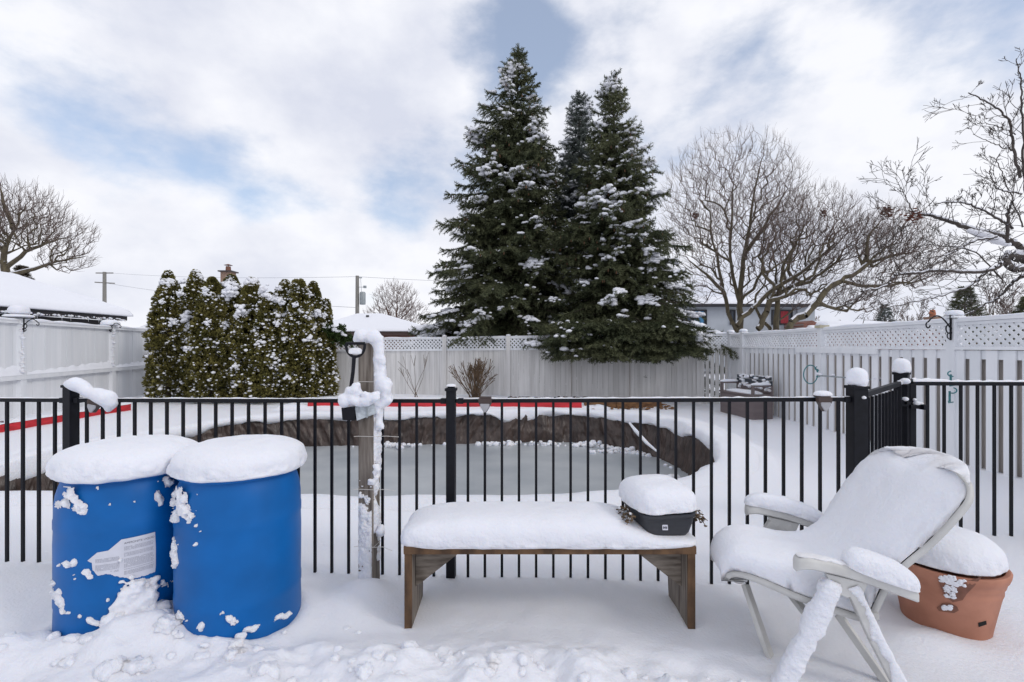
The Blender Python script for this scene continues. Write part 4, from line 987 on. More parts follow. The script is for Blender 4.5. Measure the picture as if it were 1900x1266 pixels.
crust(pc_ + fn * .0478 + fx * -.004 + Vector((0, 0, -.03)), pc_ + fn * .0478 + fx * -.004 + Vector((0, 0, .72)), fx, fn, .088, .020, 'frozen_spray', M_SNOWR, wp, 21, -.15, 34, .004, along=([0, .6, .78, .9, 1], [.75, .6, .15, -.35, -.6]))
crust(pc_ + fx * .0478 + fn * .0 + Vector((0, 0, -.02)), pc_ + fx * .0478 + Vector((0, 0, 1.46)), fn, fx, .088, .030, 'frozen_spray', M_SNOWR, wp, 23, .0, 11, .005, along=([0, .15, .3, .45, .55, .7, .8, 1], [-.3, -.1, .35, .1, .45, .3, .8, .9]))
for z, tx, dz in ((.915, .16, .005), (.60, .14, .004), (.26, .12, -.008), (1.24, .02, 0)):
    mb = MB(); c4 = [Vector((PX, PY, z)) + fx * a_ + fn * b_ for a_, b_ in ((-.0495, .0495), (.0495, .0495), (.0495, -.0495), (-.0495, -.0495), (-.0495, .0495))]; mb.tube(c4, .0018, 5)
    mb.tube([c4[1], c4[1] + fx * tx * .5 + Vector((0, 0, .006)), c4[1] + fx * tx + Vector((0, -.01, dz))], .0016, 5); mb.tube([c4[0], c4[0] - fx * .02 + fn * .01], .0016, 5); mb.build('cable_tie', M_TIE, wp, True)
MB().box(tuple(P(660, 622, 2.88) * 0 + Vector((PX + .02, PY + .055, 1.0))), (.03, .012, .3), rot).build('backing_strip', M_WOODG, wp)
# clear plate tied to the post
cp = empty('clear_plate', P(675, 765, 2.85), 'small scratched clear plastic plate tied to the timber post below the snow mound', 'plate')
q = [P(658, 753, 2.83), P(695, 742, 2.86), P(697, 768, 2.86), P(662, 781, 2.83)]
mb = MB(); mb.prism([tuple(p) for p in q], None, (0, .005, 0)); mb.build('plate', M_CLEAR, cp, bevel=.001)
mb = MB(); mb.bar(P(660, 755, 2.825), P(694, 744, 2.855), .004, .006); mb.bar(P(681, 749, 2.84), P(681, 776, 2.84), .006, .004, up=(0, 1, 0)); mb.build('plate_rim', M_METALG, cp)
# small shovel
sh = empty('hand_shovel', P(648, 770, 2.86), 'small black shovel with a D-shaped grip holding snow, leaning by the timber post', 'shovel')
Ysh = 2.80
mb = MB(); top = [P(642, 637.5, Ysh), P(677, 637.5, Ysh)]; mb.tube(top, .0085, 10)
arc_ = [P(642 + 17.5 * (1 - math.cos(a_)), 637 + 25 * math.sin(a_) ** .8, Ysh) for a_ in np.linspace(0.02, math.pi - .02, 18)]; mb.tube(arc_, .0085, 10)
mb.build('grip', M_BLACK, sh, True)
MB().tube([P(657, 661, Ysh), P(655, 690, Ysh + .01), P(649, 735, Ysh + .03)], [.012, .011, .011], 10).build('shaft', M_BLACK, sh, True)
mb = MB(); q = [P(633, 757, 2.84), P(658, 755, 2.82), P(658, 781, 2.82), P(635, 780, 2.84)]; mb.prism([tuple(p) for p in q], None, (0, .07, 0)); mb.build('blade', M_BLACK, sh, bevel=.004)
cs_, rr_ = [], []
for px, py, wx, wy, n_, r_ in ((648, 742, 11, 6, 40, .030), (655, 728, 9, 7, 24, .026), (660, 718, 5, 6, 10, .016), (670, 745, 12, 6, 26, .024), (688, 738, 12, 8, 26, .022), (640, 750, 5, 4, 12, .02)):
    for k in range(n_): cs_.append(P(px + rg.uniform(-1, 1) * wx, py + rg.uniform(-1, 1) * wy, 2.82 + rg.uniform(-.03, .04))); rr_.append(r_ * rg.uniform(.7, 1.2))
v, f = blobs(cs_, rr_, flat=.9, sub=2, noise=.3, seed=18); remeshed('snow_mound', v, f, sh, .005, 45, rough=.006)
v, f = pillow(P(659, 655, Ysh), (.085, .02, .030), p=3, down=.3, noise=.004, sub=4); mesh_np('snow_fill', v, f, M_SNOW, sh, True)

# ------------------------------------------------------------------ bench with planter
bn = empty('wooden_bench', (.20, 2.7, 0), 'low weathered wooden bench under a thick pad of snow', 'bench')
x0, x1, y0, y1, zs = -.555, .945, 2.50, 2.87, .402
MB().box(((x0 + x1) / 2, (y0 + y1) / 2 + .008, zs - .0), (x1 - x0, y1 - y0 - .018, .036)).build('seat', M_WOODH, bn, bevel=.003)
MB().box(((x0 + x1) / 2, y0 - .002, zs), (x1 - x0 + .004, .018, .040)).build('seat_edge', M_WOODE, bn, bevel=.002)
for sx in (0, 1):
    xa = x0 + .02 if sx == 0 else x1 - .02; sgn = 1 if sx == 0 else -1
    yb0, yb1 = y0 + .012, y1 - .01; wt = .038
    q = [(xa - wt / 2, yb0, zs - .019), (xa - wt / 2, yb1, zs - .019), (xa - wt / 2, yb1 - .06, -.08), (xa - wt / 2, yb0, -.08)]
    mb = MB(); mb.prism(q, None, (wt, 0, 0)); mb.build('leg', M_WOODG, bn, bevel=.003)
    MB().box((xa, y0 + .003, (zs - .02 - .08) / 2), (wt, .016, zs - .02 + .08)).build('leg_edge', M_WOODE, bn, bevel=.002)
    xi = xa + sgn * (wt / 2 + .001); ym = y0 + .09
    q = [(xi, ym, zs - .021), (xi + sgn * .30, ym, zs - .021), (xi + sgn * .24, ym, zs - .05), (xi + sgn * .03, ym, zs - .215), (xi, ym, zs - .235)]
    mb = MB(); mb.prism(q, None, (0, .035, 0)); mb.build('brace', M_WOODH, bn, bevel=.003)
V, Fc = pillow(((x0 + x1) / 2 - .005, (y0 + y1) / 2, zs + .026), (x1 - x0 + .060, y1 - y0 + .062, .130), p=8, down=.21, noise=.009, nscale=8, sub=7, seed=12, edge=1.9, pz=3.2)
# lower towards the right end where the planter stands
lowr = sstep(.45, .85, V[:, 0]) * .60; V[:, 2] = np.where(V[:, 2] > zs + .02, zs + .02 + (V[:, 2] - zs - .02) * (1 - lowr), V[:, 2])
mesh_np('snow_layer', V, Fc, M_SNOW, bn, True)

# planter: boat-shaped tub standing on the bench
pl = empty('planter', (.79, 2.63, .44), 'dark ribbed boat-shaped planter heaped with snow on the right end of the bench', 'planter')
Vp = []; rowsP = []; pc = Vector((.800, 2.665, .435)); ang = R(9)
prof_ = [(.088, .115, 0.0), (.108, .130, .010), (.128, .148, .04), (.142, .160, .09), (.148, .166, .125), (.155, .172, .129), (.155, .172, .143), (.146, .163, .145), (.13, .14, .11)]
for a_, b_, z_ in prof_:
    for k in range(48):
        th = 2 * math.pi * k / 48; e_ = 2 / 5.5; cx_ = math.copysign(abs(math.cos(th)) ** e_, math.cos(th)) * a_; sy_ = math.copysign(abs(math.sin(th)) ** e_, math.sin(th)) * b_
        q = Matrix.Rotation(ang, 3, 'Z') @ Vector((cx_, sy_, z_)); Vp.append(tuple(pc + q))
Fp = [tuple(range(48))[::-1]]
for i in range(len(prof_) - 1):
    for k in range(48): k2 = (k + 1) % 48; Fp.append((i * 48 + k, i * 48 + k2, (i + 1) * 48 + k2, (i + 1) * 48 + k))
Fp.append(tuple((len(prof_) - 1) * 48 + k for k in range(48)))
MB().add(Vp, Fp).build('tub', M_PLANTER, pl, True)
mb = MB(); tagc = P(1234, 979, 2.497)
mb.box(tuple(tagc), (.028, .003, .026), Matrix.Rotation(R(-15), 3, 'X')).build('tag', M_PAPER, pl)
mb = MB()
for dx, h_ in ((-.008, .012), (-.003, .008), (.003, .012), (.008, .010)): mb.box((tagc.x + dx, tagc.y - .0022, tagc.z), (.0035, .0012, h_), Matrix.Rotation(R(-15), 3, 'X'))
mb.build('tag_print', M_INK, pl)
v, f = pillow((.800, 2.69, .592), (.345, .38, .120), p=4.6, pz=3.4, down=.10, noise=.014, nscale=8, sub=6, seed=33, edge=1.4, rotz=R(9)); mesh_np('snow_cap', v, f, M_SNOW, pl, True)
S_ = []; rl = random.Random(4); lf_c = []
for side, cx_ in ((-1, .645), (1, .955)):
    for k in range(22):
        p = Vector((cx_, 2.60 + rl.uniform(-.07, .07), .555)); d = Vector((side * rl.uniform(.4, 1), rl.uniform(-.5, .5), rl.uniform(-.2, .7)))
        for j in range(5):
            q = p + d.normalized() * .015; S_.append((*p, *q, .0022, .0016)); p = q; d += Vector((rl.uniform(-.3, .3), rl.uniform(-.3, .3), -.35))
            if rl.random() < .5: lf_c.append(tuple(p))
v, f = segs_mesh(S_, 4); o = mesh_np('dried_plant', v, f, M_DRIED, pl)
v, f = blobs(lf_c, np.random.default_rng(3).uniform(.005, .011, len(lf_c)), flat=.5, sub=1, noise=.6); o2 = mesh_np('dried_leaves', v, f, M_DRIED, pl, True)
v, f = blobs([c for c in lf_c[::6]], np.full(len(lf_c[::6]), .009), sub=2, noise=.5); mesh_np('snow_flecks', v, f, M_SNOWR, pl, True)

# ------------------------------------------------------------------ reclining garden chair
CC = Vector((1.50, 2.375, 0)); fu = Vector((-.985, .17, 0)).normalized(); lv = Vector((fu.y * 1, -fu.x, 0))   # forward and left->far
if lv.y < 0: lv = -lv
def ch(u_, v_, z_): return CC + fu * u_ + lv * v_ + Vector((0, 0, z_))
chair = empty('garden_chair', (CC.x, CC.y, 0), 'off-white plastic reclining garden chair buried in snow beside the flower pot', 'chair')
#        u     z   halfwidth
base = [(.395, .275, .07), (.415, .315, .11), (.385, .335, .175), (.315, .33, .235), (.20, .30, .278), (.04, .258, .29), (-.08, .232, .285), (-.15, .265, .29), (-.235, .42, .305), (-.345, .57, .35), (-.44, .71, .37), (-.495, .79, .36), (-.525, .855, .32), (-.535, .905, .26), (-.535, .935, .175), (-.53, .95, .08)]
snowt = [(.43, .30, .08), (.485, .375, .13), (.455, .455, .20), (.36, .495, .262), (.23, .495, .305), (.10, .480, .315), (.01, .49, .305), (-.07, .545, .305), (-.155, .635, .32), (-.25, .74, .36), (-.345, .845, .375), (-.41, .895, .36), (-.46, .925, .32), (-.50, .945, .26), (-.52, .95, .175), (-.527, .957, .08)]
NS, NV = 90, 40
sb_ = spline(base, NS); st_ = spline(snowt, NS)
def dish(vv, s_):
    return .085 * np.abs(vv) ** 3 * (0.35 + .65 * sstep(.35, .6, s_))
def dish_old(vv, s_):      # edges of the shell curl forward/up
    return .055 * np.abs(vv) ** 3 * (0.5 + .5 * sstep(.3, .6, s_))
def shell(off, name, m, top_=None):
    V = []
    def normal(arr, i):
        t = arr[min(i + 1, NS - 1), :2] - arr[max(i - 1, 0), :2]; t /= np.linalg.norm(t) + 1e-9; return np.array([-t[1], t[0]]) * (-1)
    for layer in (0, 1):
        for i in range(NS):
            arr = top_ if (layer and top_ is not None) else sb_
            s_ = i / (NS - 1); nrm_ = normal(sb_, i)
            if nrm_[1] < 0 and s_ < .55: nrm_ = -nrm_
            if s_ >= .55 and nrm_[0] < 0: nrm_ = -nrm_
            for j in range(NV + 1):
                vv = -1 + 2 * j / NV; hw = arr[i, 2]; dd_ = dish(vv, s_)
                if top_ is None:
                    p = sb_[i, :2] + nrm_ * (dd_ + (off if layer else 0)); V.append(ch(p[0], vv * hw, p[1]))
                else:
                    if layer == 0: p = sb_[i, :2] + nrm_ * (dd_ + off + .001); V.append(ch(p[0], vv * sb_[i, 2] * .985, p[1]))
                    else:
                        edge_ = (1 - abs(vv) ** 5) ** .5 if abs(vv) < 1 else 0
                        ef = min(1, s_ / .03 + .1, (1 - s_) / .03 + .1) ** .5
                        lo = sb_[i, :2] + nrm_ * (dd_ + off + .001); hi = top_[i, :2]; k_ = edge_ * ef
                        p = lo * (1 - k_) + hi * k_; hwv = sb_[i, 2] * .985 * (1 - k_ * .0) + .018 * k_
                        V.append(ch(p[0], vv * hwv, p[1]))
    V = np.array([tuple(q) for q in V]); W = NV + 1; Fq_ = []
    for layer in (0, 1):
        for i in range(NS - 1):
            for j in range(NV):
                a0 = layer * NS * W + i * W + j; Fq_.append((a0, a0 + 1, a0 + W + 1, a0 + W))
    o_ = NS * W
    for i in range(NS - 1): Fq_.append((i * W, (i + 1) * W, o_ + (i + 1) * W, o_ + i * W)); Fq_.append((i * W + NV, o_ + i * W + NV, o_ + (i + 1) * W + NV, (i + 1) * W + NV))
    for j in range(NV): Fq_.append((j, o_ + j, o_ + j + 1, j + 1)); Fq_.append(((NS - 1) * W + j, (NS - 1) * W + j + 1, o_ + (NS - 1) * W + j + 1, o_ + (NS - 1) * W + j))
    if top_ is not None:
        i0 = NS * W; vv_ = np.abs(np.tile(np.linspace(-1, 1, W), NS)); nz = fbm(V[i0:] * 6, 3, 61) * .03 + fbm(V[i0:] * 38, 3, 62) * .010 * (.4 + 3.4 * vv_ ** 5)
        nz = nz * (1 - .85 * sstep(.86, .96, np.repeat(np.linspace(0, 1, NS), W))); V[i0:, 2] += nz; V[i0:, 0] += nz * .6 * fu.x * sstep(.45, .6, np.repeat(np.linspace(0, 1, NS), W))
    me_o = mesh_np(name, V, np.array(Fq_), m, chair, True)
    bm = bmesh.new(); bm.from_mesh(me_o.data); bmesh.ops.recalc_face_normals(bm, faces=bm.faces); bm.to_mesh(me_o.data); bm.free()
    return me_o
shell(.030, 'seat_shell', M_RESIN); shell(.030, 'snow_cover', M_SNOW, st_)
def cbeam(path, wd, th, name, m=M_RESIN, bev=.006):
    mb = MB()
    for a_, b_ in zip(path[:-1], path[1:]): mb.bar(ch(*a_), ch(*b_), wd, th, up=tuple(lv.cross(ch(*b_) - ch(*a_))))
    return mb.build(name, m, chair, bevel=bev)
for sgn in (-1, 1):
    vA = .345 * sgn
    # armrest: lofted slab, wider and rounded at the front, dropping towards the back
    ap = spline([(.235, .530, .022), (.222, .540, .034), (.17, .545, .038), (.03, .520, .036), (-.12, .475, .034), (-.215, .445, .038)], 24); V = []; 
    for (a_, z_, hw) in ap:
        for (dv, dz) in ((-1, -.028), (-1, .0), (-.7, .013), (.7, .013), (1, .0), (1, -.028), (.7, -.036), (-.7, -.036)): V.append(tuple(ch(a_, vA + dv * hw, z_ + dz)))
    Fa = [tuple(range(8)), tuple(range((len(ap) - 1) * 8, len(ap) * 8))]
    for i in range(len(ap) - 1):
        for k in range(8): k2 = (k + 1) % 8; Fa.append((i * 8 + k, i * 8 + k2, i * 8 + 8 + k2, i * 8 + 8 + k))
    MB().add(V, Fa).build('armrest', M_RESIN, chair, True)
    # hub under the armrest
    MB().prism([tuple(ch(a_, vA - .018, z_)) for a_, z_ in ((.12, .495), (-.04, .465), (-.02, .415), (.04, .40), (.09, .42))], None, tuple(lv * .036)).build('hub', M_RESIN, chair, bevel=.004)
    if sgn < 0:
        cbeam([(.08, vA, .46), (.17, vA, .25), (.31, vA, -.05)], .045, .045, 'leg')
        cbeam([(.02, vA, .45), (-.07, vA, .24), (-.215, vA - .005, -.06)], .040, .050, 'leg')
    else:
        cbeam([(.09, vA, .46), (.16, vA, .34)], .04, .05, 'leg_bracket'); cbeam([(.02, vA, .45), (-.06, vA, .33)], .04, .045, 'leg_bracket')
mbp = [P(1380, 1090, 2.42), P(1400, 1140, 2.38), P(1431, 1222, 2.27)]
for a_, b_, w_, th_, nm in ((P(1383, 1085, 2.44), P(1433, 1232, 2.24), .05, .022, 'leg'), (P(1555, 1140, 2.24), P(1650, 1275, 2.08), .030, .03, 'leg')):
    MB().bar(a_, b_, w_, th_, up=(.6, -.6, .4)).build(nm, M_RESIN, chair, bevel=.004)
cbeam([(-.10, -.30, .30), (-.10, .30, .30)], .03, .03, 'crossbar'); cbeam([(.12, -.30, .22), (.12, .30, .22)], .03, .03, 'crossbar')
# snow on the armrests
V1 = []; 
def armsnow(vA, u0, u1, h_, seed, wv=.085):
    a_, b_ = ch(u0, vA, 0), ch(u1, vA, 0); c_ = (a_ + b_) / 2; zc = np.interp((u0 + u1) / 2, [-.215, .03, .17], [.458, .533, .558])
    v, f = pillow((c_.x, c_.y, zc), ((a_ - b_).length, wv, h_), p=3.2, down=.14, noise=.008, nscale=12, sub=6, rotz=math.atan2(fu.y, fu.x), seed=seed, edge=1.4)
    rel = (v[:, 0] - CC.x) * fu.x + (v[:, 1] - CC.y) * fu.y; v[:, 2] += np.interp(rel, [-.25, -.215, .03, .17, .3], [.435, .445, .520, .545, .545]) + .013 - zc
    return v, f
v, f = armsnow(.345, -.20, .240, .078, 71, .10); mesh_np('snow_cap', v, f, M_SNOW, chair, True)
v, f = armsnow(-.335, -.235, .045, .085, 72, .14); mesh_np('snow_cap', v, f, M_SNOWR, chair, True)
v, f = armsnow(-.345, .02, .225, .008, 73, .06); mesh_np('snow_cap', v, f, M_SNOW, chair, True)
# snow crusted round the near legs
def sleeve(path, half, th, udir, cover, seed, name='stuck_snow'):
    path = [np.array(tuple(ch(*q))) for q in path]; pts = []
    for a_, b_ in zip(path[:-1], path[1:]):
        k = int(np.linalg.norm(b_ - a_) / .004); pts += [a_ + (b_ - a_) * j / k for j in range(k)]
    pts.append(path[-1]); pts = np.array(pts); n_ = len(pts); T_ = np.gradient(pts, axis=0)
    for _ in range(12): T_[1:-1] = (T_[:-2] + T_[1:-1] * 2 + T_[2:]) / 4
    T_ /= np.linalg.norm(T_, axis=1)[:, None]; l_ = np.array(tuple(lv)); N_ = np.cross(l_, T_); N_ /= np.linalg.norm(N_, axis=1)[:, None]; m_ = 40; th_ = np.linspace(0, 2 * np.pi, m_, endpoint=False)
    sg = 1 if (N_[n_ // 2] * np.array(tuple(fu))).sum() * udir > 0 else -1
    c_, s_ = np.cos(th_), np.sin(th_); sq = (np.abs(c_) ** 6 + np.abs(s_) ** 6) ** (-1 / 6)
    D_ = N_[:, None, :] * (sg * c_)[None, :, None] + (-l_)[None, None, :] * s_[None, :, None]; p = (pts[:, None, :] + D_ * half).reshape(-1, 3)
    nz = (fbm(p * 13, 4, seed) * 2).reshape(n_, m_); fall = (.55 * c_ + .65 * s_)[None, :]; k = np.clip(nz * .9 + cover + fall, -.3, 1.3); end_ = np.clip(np.minimum(np.arange(n_), np.arange(n_)[::-1]) / 8, 0, 1)[:, None] ** .5
    h = np.where(k > 0, np.sqrt(np.clip(k, 0, 1)) * th, -.004) * end_ + (fbm(p * 90, 3, seed + 2).reshape(n_, m_) * th * .35) * (k > 0)
    V = (pts[:, None, :] + D_ * (half * sq[None, :] + h)[..., None]).reshape(-1, 3); I_ = np.arange(n_ * m_).reshape(n_, m_); J_ = np.roll(I_, -1, 1)
    Q1 = np.stack([I_[:-1], J_[:-1], J_[1:], I_[1:]], -1).reshape(-1, 4); o = mesh_np(name, V, Q1, M_SNOWR, chair, True); o['kind'] = 'stuff'
sleeve([(.085, -.345, .465), (.17, -.345, .25), (.31, -.345, -.05)], .0235, .026, 1, .15, 4)
sleeve([(.02, -.345, .45), (-.07, -.345, .24), (-.215, -.35, -.06)], .0235, .011, -1, -.30, 5)
bpy.context.view_layer.update()

# ------------------------------------------------------------------ terracotta pot behind the chair
PTC = (2.31, 2.59)
pt = empty('flower_pot', (PTC[0], PTC[1], 0), 'large terracotta flower pot heaped with snow behind the plastic chair', 'flower pot')
Mr = Matrix.Rotation(R(0), 4, 'Y')
prof_ = [(.165, -.12), (.176, -.05), (.188, .03), (.204, .12), (.220, .205), (.226, .222), (.2265, .232), (.226, .240), (.229, .256), (.234, .262), (.236, .27), (.238, .285), (.246, .295), (.253, .315), (.255, .332), (.248, .34), (.23, .338), (.225, .30), (.05, .29)]
MB().lathe(prof_, (PTC[0], PTC[1], -.02), n=80, rot=Mr).build('pot', M_TERRA, pt, True)
v, f = pillow((PTC[0] - .005, PTC[1], .340), (.475, .475, .145), p=2.1, down=.14, noise=.009, nscale=9, sub=6, seed=44, edge=1.6); mesh_np('snow_cap', v, f, M_SNOW, pt, True)
def potr(z): return np.interp(z, [-.07, .03, .12, .21, .31], [.174, .188, .204, .221, .250])
def on_pot(px, py, ex=.0):
    z = .15
    for _ in range(6): a_, z = pix_cyl(px, py, PTC, float(potr(z + .02)) + ex)
    return on_cyl(a_, z, PTC, float(potr(z + .02)) + ex), (math.cos(a_), math.sin(a_), 0)
def potpatch(outl, name, m, ex):
    pts = [Vector(on_pot(x, y, ex)[0]) for x, y in outl]; ctr_ = (sum(x for x, _ in outl) / len(outl), sum(y for _, y in outl) / len(outl))
    V = [Vector(on_pot(*ctr_, ex)[0])]; rings = 4; Fc = []; n_ = len(outl)
    for r_ in range(1, rings + 1):
        for x, y in outl: V.append(Vector(on_pot(ctr_[0] + (x - ctr_[0]) * r_ / rings, ctr_[1] + (y - ctr_[1]) * r_ / rings, ex)[0]))
    for k in range(n_): Fc.append((0, 1 + k, 1 + (k + 1) % n_))
    for r_ in range(rings - 1):
        for k in range(n_): k2 = (k + 1) % n_; Fc.append((1 + r_ * n_ + k, 1 + (r_ + 1) * n_ + k, 1 + (r_ + 1) * n_ + k2)); Fc.append((1 + r_ * n_ + k, 1 + (r_ + 1) * n_ + k2, 1 + r_ * n_ + k2))
    return mesh_np(name, np.array([tuple(q) for q in V]), np.array(Fc), m, pt, True)
potpatch([(x, y + 14) for x, y in ((1742, 1056), (1775, 1060), (1800, 1063), (1822, 1056), (1808, 1074), (1794, 1088), (1786, 1100), (1768, 1104), (1756, 1094), (1746, 1078), (1742, 1066))], 'damp_stain', M_WETT, .004)
potpatch([(1738, 1128), (1748, 1120), (1762, 1119), (1776, 1126), (1779, 1133), (1770, 1138), (1755, 1136), (1742, 1134)], 'damp_stain', M_WETT, .003)
cs_, rr_, nn_ = [], [], []
for (px, py, wx, wy, n_) in ((1758, 1074, 14, 5, 50), (1772, 1082, 18, 5, 50), (1765, 1094, 12, 7, 40), (1764, 1105, 8, 5, 20), (1757, 1128, 9, 4, 30)):
    for k in range(n_):
        q, nn = on_pot(px + rg.uniform(-1, 1) * wx, py + rg.uniform(-1, 1) * wy, .005); cs_.append(q); nn_.append(nn); rr_.append(rg.uniform(.004, .010))
v, f = blobs(cs_, rr_, sub=2, noise=.6, nrm=nn_, sq=.5); mesh_np('stuck_snow', v, f, M_SNOWF, pt, True)
potpatch([(1815, 1156), (1830, 1152), (1831, 1159), (1816, 1164)], 'drain_hole', mat('black_hole', (.004, .004, .004), .9), .002)

# ------------------------------------------------------------------ conifers
def instancer(tmplV, tmplF, pos, dirs, scale, roll):
    """place a template (long axis +X) at pos along dirs"""
    d = dirs / (np.linalg.norm(dirs, axis=1)[:, None] + 1e-9); ref = np.where(np.abs(d[:, 2:3]) < .95, np.array([[0, 0, 1.]]), np.array([[1., 0, 0]]))
    sd_ = np.cross(ref, d); sd_ /= np.linalg.norm(sd_, axis=1)[:, None]; up = np.cross(d, sd_)
    c, s_ = np.cos(roll)[:, None], np.sin(roll)[:, None]; a_ = sd_ * c + up * s_; b_ = up * c - sd_ * s_
    V = (pos[:, None, :] + scale[:, None, None] * (d[:, None, :] * tmplV[None, :, 0:1] + a_[:, None, :] * tmplV[None, :, 1:2] + b_[:, None, :] * tmplV[None, :, 2:3])).reshape(-1, 3)
    Fc = (tmplF[None] + (np.arange(len(pos)) * len(tmplV))[:, None, None]).reshape(-1, tmplF.shape[1])
    return V, Fc
def sprig_template(nn=13, L_=1.0, spread=.36, w_=.075, seed=1):
    r_ = np.random.default_rng(seed); V = []; Fc = []
    for i in range(nn):
        x = L_ * (i / nn) ** .9; az = i * 2.4; ln = spread * (1.0 - .35 * i / nn) * r_.uniform(.8, 1.2); d = np.array([.75, math.cos(az), math.sin(az)]); d /= np.linalg.norm(d)
        p = np.array([x, 0, 0]); t = np.cross(d, [r_.normal(), r_.normal(), r_.normal()]); t /= np.linalg.norm(t)
        k = len(V); V += [p - t * w_ * .6, p + t * w_ * .6, p + d * ln + t * w_ * .25, p + d * ln - t * w_ * .25]; Fc.append((k, k + 1, k + 2, k + 3))
    k = len(V); V += [np.array([0, -.07, 0]), np.array([0, .07, 0]), np.array([L_ * 1.12, 0, .0]), np.array([L_ * .5, -.09, 0])]; Fc.append((k, k + 1, k + 2, k + 3))
    return np.array(V), np.array(Fc)
SPR = sprig_template(15, 1.0, .42, .085)
def spruce(X, Y, H, Rb, z0, label, lean=(0, 0), m=M_SPRUCE, seed=1, snowf=.5, side_snow=0.0, step=.31, cones=True, skirt=.9, dens=1.0, power=.80, zfront=1.5, skirts=False):
    rg_ = np.random.default_rng(seed); root = empty('spruce_tree', (X, Y, 0), label, 'tree', 'spruce trees behind the pool')
    pos, dirs, scl, tw, wood = [], [], [], [], []
    mb = MB(); mb.tube([(X + lean[0] * t, Y + lean[1] * t, -.2 + H * t) for t in np.linspace(0, .97, 9)], [.19 * (1 - t) + .012 for t in np.linspace(0, .97, 9)], 10); mb.build('trunk', M_BARKD, root, True)
    h = z0
    while h < H - .12:
        t = (h - z0) / (H - z0); rad = Rb * (1 - t) ** power; nb = int(round((17 if t < .16 else 12 if t < .7 else 8) * dens)) if t < .93 else 5; a0 = rg_.uniform(0, 6.28)
        for b in range(nb):
            az = a0 + 6.283 * b / nb + rg_.normal(0, .16); big = vnoise(np.array([[math.cos(az) * 2.3 + 5, math.sin(az) * 2.3, h * 1.7]]), seed)[0]; big = min(1.25, max(.5 if t < .22 else 0, (big - .5) * 1.5 + .5))
            ln = max(.12, rad * (.56 + .62 * big) * rg_.uniform(.80, 1.06)); hz = h + rg_.uniform(-.1, .1)
            if hz > H - .1: continue
            base = np.array([X + lean[0] * hz / H, Y + lean[1] * hz / H, hz]); out_ = np.array([math.cos(az), math.sin(az), 0.0]); sidev = np.array([-math.sin(az), math.cos(az), 0])
            el = (.55 if t > .85 else .12 - .30 * (1 - t)); droop = -.16 * (1 - t) ** .5 * skirt
            k = max(3, int(ln / .10)); prev = base.copy()
            for j in range(1, k + 1):
                q = j / k; p = base + out_ * (ln * q) + np.array([0, 0, ln * (el * q + droop * q * q * 1.6 + (.10 * q ** 4))]) + sidev * ln * .05 * math.sin(q * 3 + az)
                wood.append((*prev, *p, .022 * (1 - q * .85) * (ln ** .5) + .004, .022 * (1 - (j) / k * .85) * (ln ** .5) + .003)); dd_ = p - prev; prev = p
                # shoots on the branch, pointing forward
                if q > .12:
                    pos.append(p); dirs.append(dd_ / np.linalg.norm(dd_) + rg_.normal(0, .12, 3)); scl.append(rg_.uniform(.13, .19))
                    tl = min(.60, ln * .46) * (1 - q * .93) ** .42 * (q + .25) ** .3 + .06
                    for sg in (-1, 1):
                        if rg_.random() < .10: continue
                        fw = dd_ / np.linalg.norm(dd_); td = fw * .75 + sidev * sg * 1.0 + np.array([0, 0, rg_.uniform(-.55, -.02)]); td /= np.linalg.norm(td)
                        m_ = max(1, int(tl / .105)); pp = p.copy(); 
                        for i_ in range(m_):
                            td = td + np.array([0, 0, -.10]) + rg_.normal(0, .10, 3); td /= np.linalg.norm(td); pos.append(pp.copy()); dirs.append(td.copy()); scl.append(rg_.uniform(.13, .21)); pp = pp + td * .105
            # crest tip
            pos.append(prev); dirs.append(out_ + np.array([0, 0, .35 + .5 * t])); scl.append(rg_.uniform(.15, .22))
        h += step * (1 - .45 * t) * rg_.uniform(.85, 1.15)
    for k in range(10): pos.append(np.array([X + lean[0], Y + lean[1], H - .45 + .05 * k])); dirs.append(np.array([rg_.normal(0, .5), rg_.normal(0, .5), 1.2])); scl.append(.16)
    pos = np.array(pos); dirs = np.array(dirs); scl = np.array(scl)
    if skirts:      # broad low boughs hanging over the fence
        ep, ed = [], []
        for k in range(95):
            bx = rg_.uniform(1.15, 4.5); fy0 = 14.0 + (bx + 5.35) * (12.79 - 14.0) / 10.25; by = fy0 - rg_.uniform(.25, 1.15) * (1 - .5 * max(0, bx - 4.3)); lowz = np.interp(bx, [1.1, 1.6, 3.4, 4.2, 4.9, 5.3], [1.25, 1.08, 1.12, 1.22, 1.52, 1.85]); bz = rg_.uniform(lowz + .08, 2.15)
            o_ = np.array([bx - X, by - Y, 0]); o_ /= np.linalg.norm(o_); sv = np.array([-o_[1], o_[0], 0])
            for q in range(58): a_, b_ = rg_.uniform(-.34, .34), rg_.uniform(-.34, .34); ep.append(np.array([bx, by, bz]) + o_ * a_ + sv * b_ + np.array([0, 0, -.22 * a_ - .25 * abs(b_) + rg_.normal(0, .03)])); ed.append(o_ * .9 + sv * b_ * 2.2 + np.array([0, 0, -.32]) + rg_.normal(0, .12, 3))
        pos = np.concatenate([pos, np.array(ep)]); dirs = np.concatenate([dirs, np.array(ed)]); scl = np.concatenate([scl, rg_.uniform(.13, .20, len(ep))]); nsk = len(ep)
    fy = 14.0 + (pos[:, 0] + 5.35) * (12.79 - 14.0) / 10.25      # the fence line: branches hang over it, never through it
    over = np.clip(fy - .15 - pos[:, 1], 0, 3) * (pos[:, 2] < 3.2) * (np.arange(len(pos)) < len(pos) - (nsk if skirts else 0)); pos[:, 2] -= over * np.clip((3.2 - pos[:, 2]) * .55, 0, .55)      # tips beyond the fence hang down
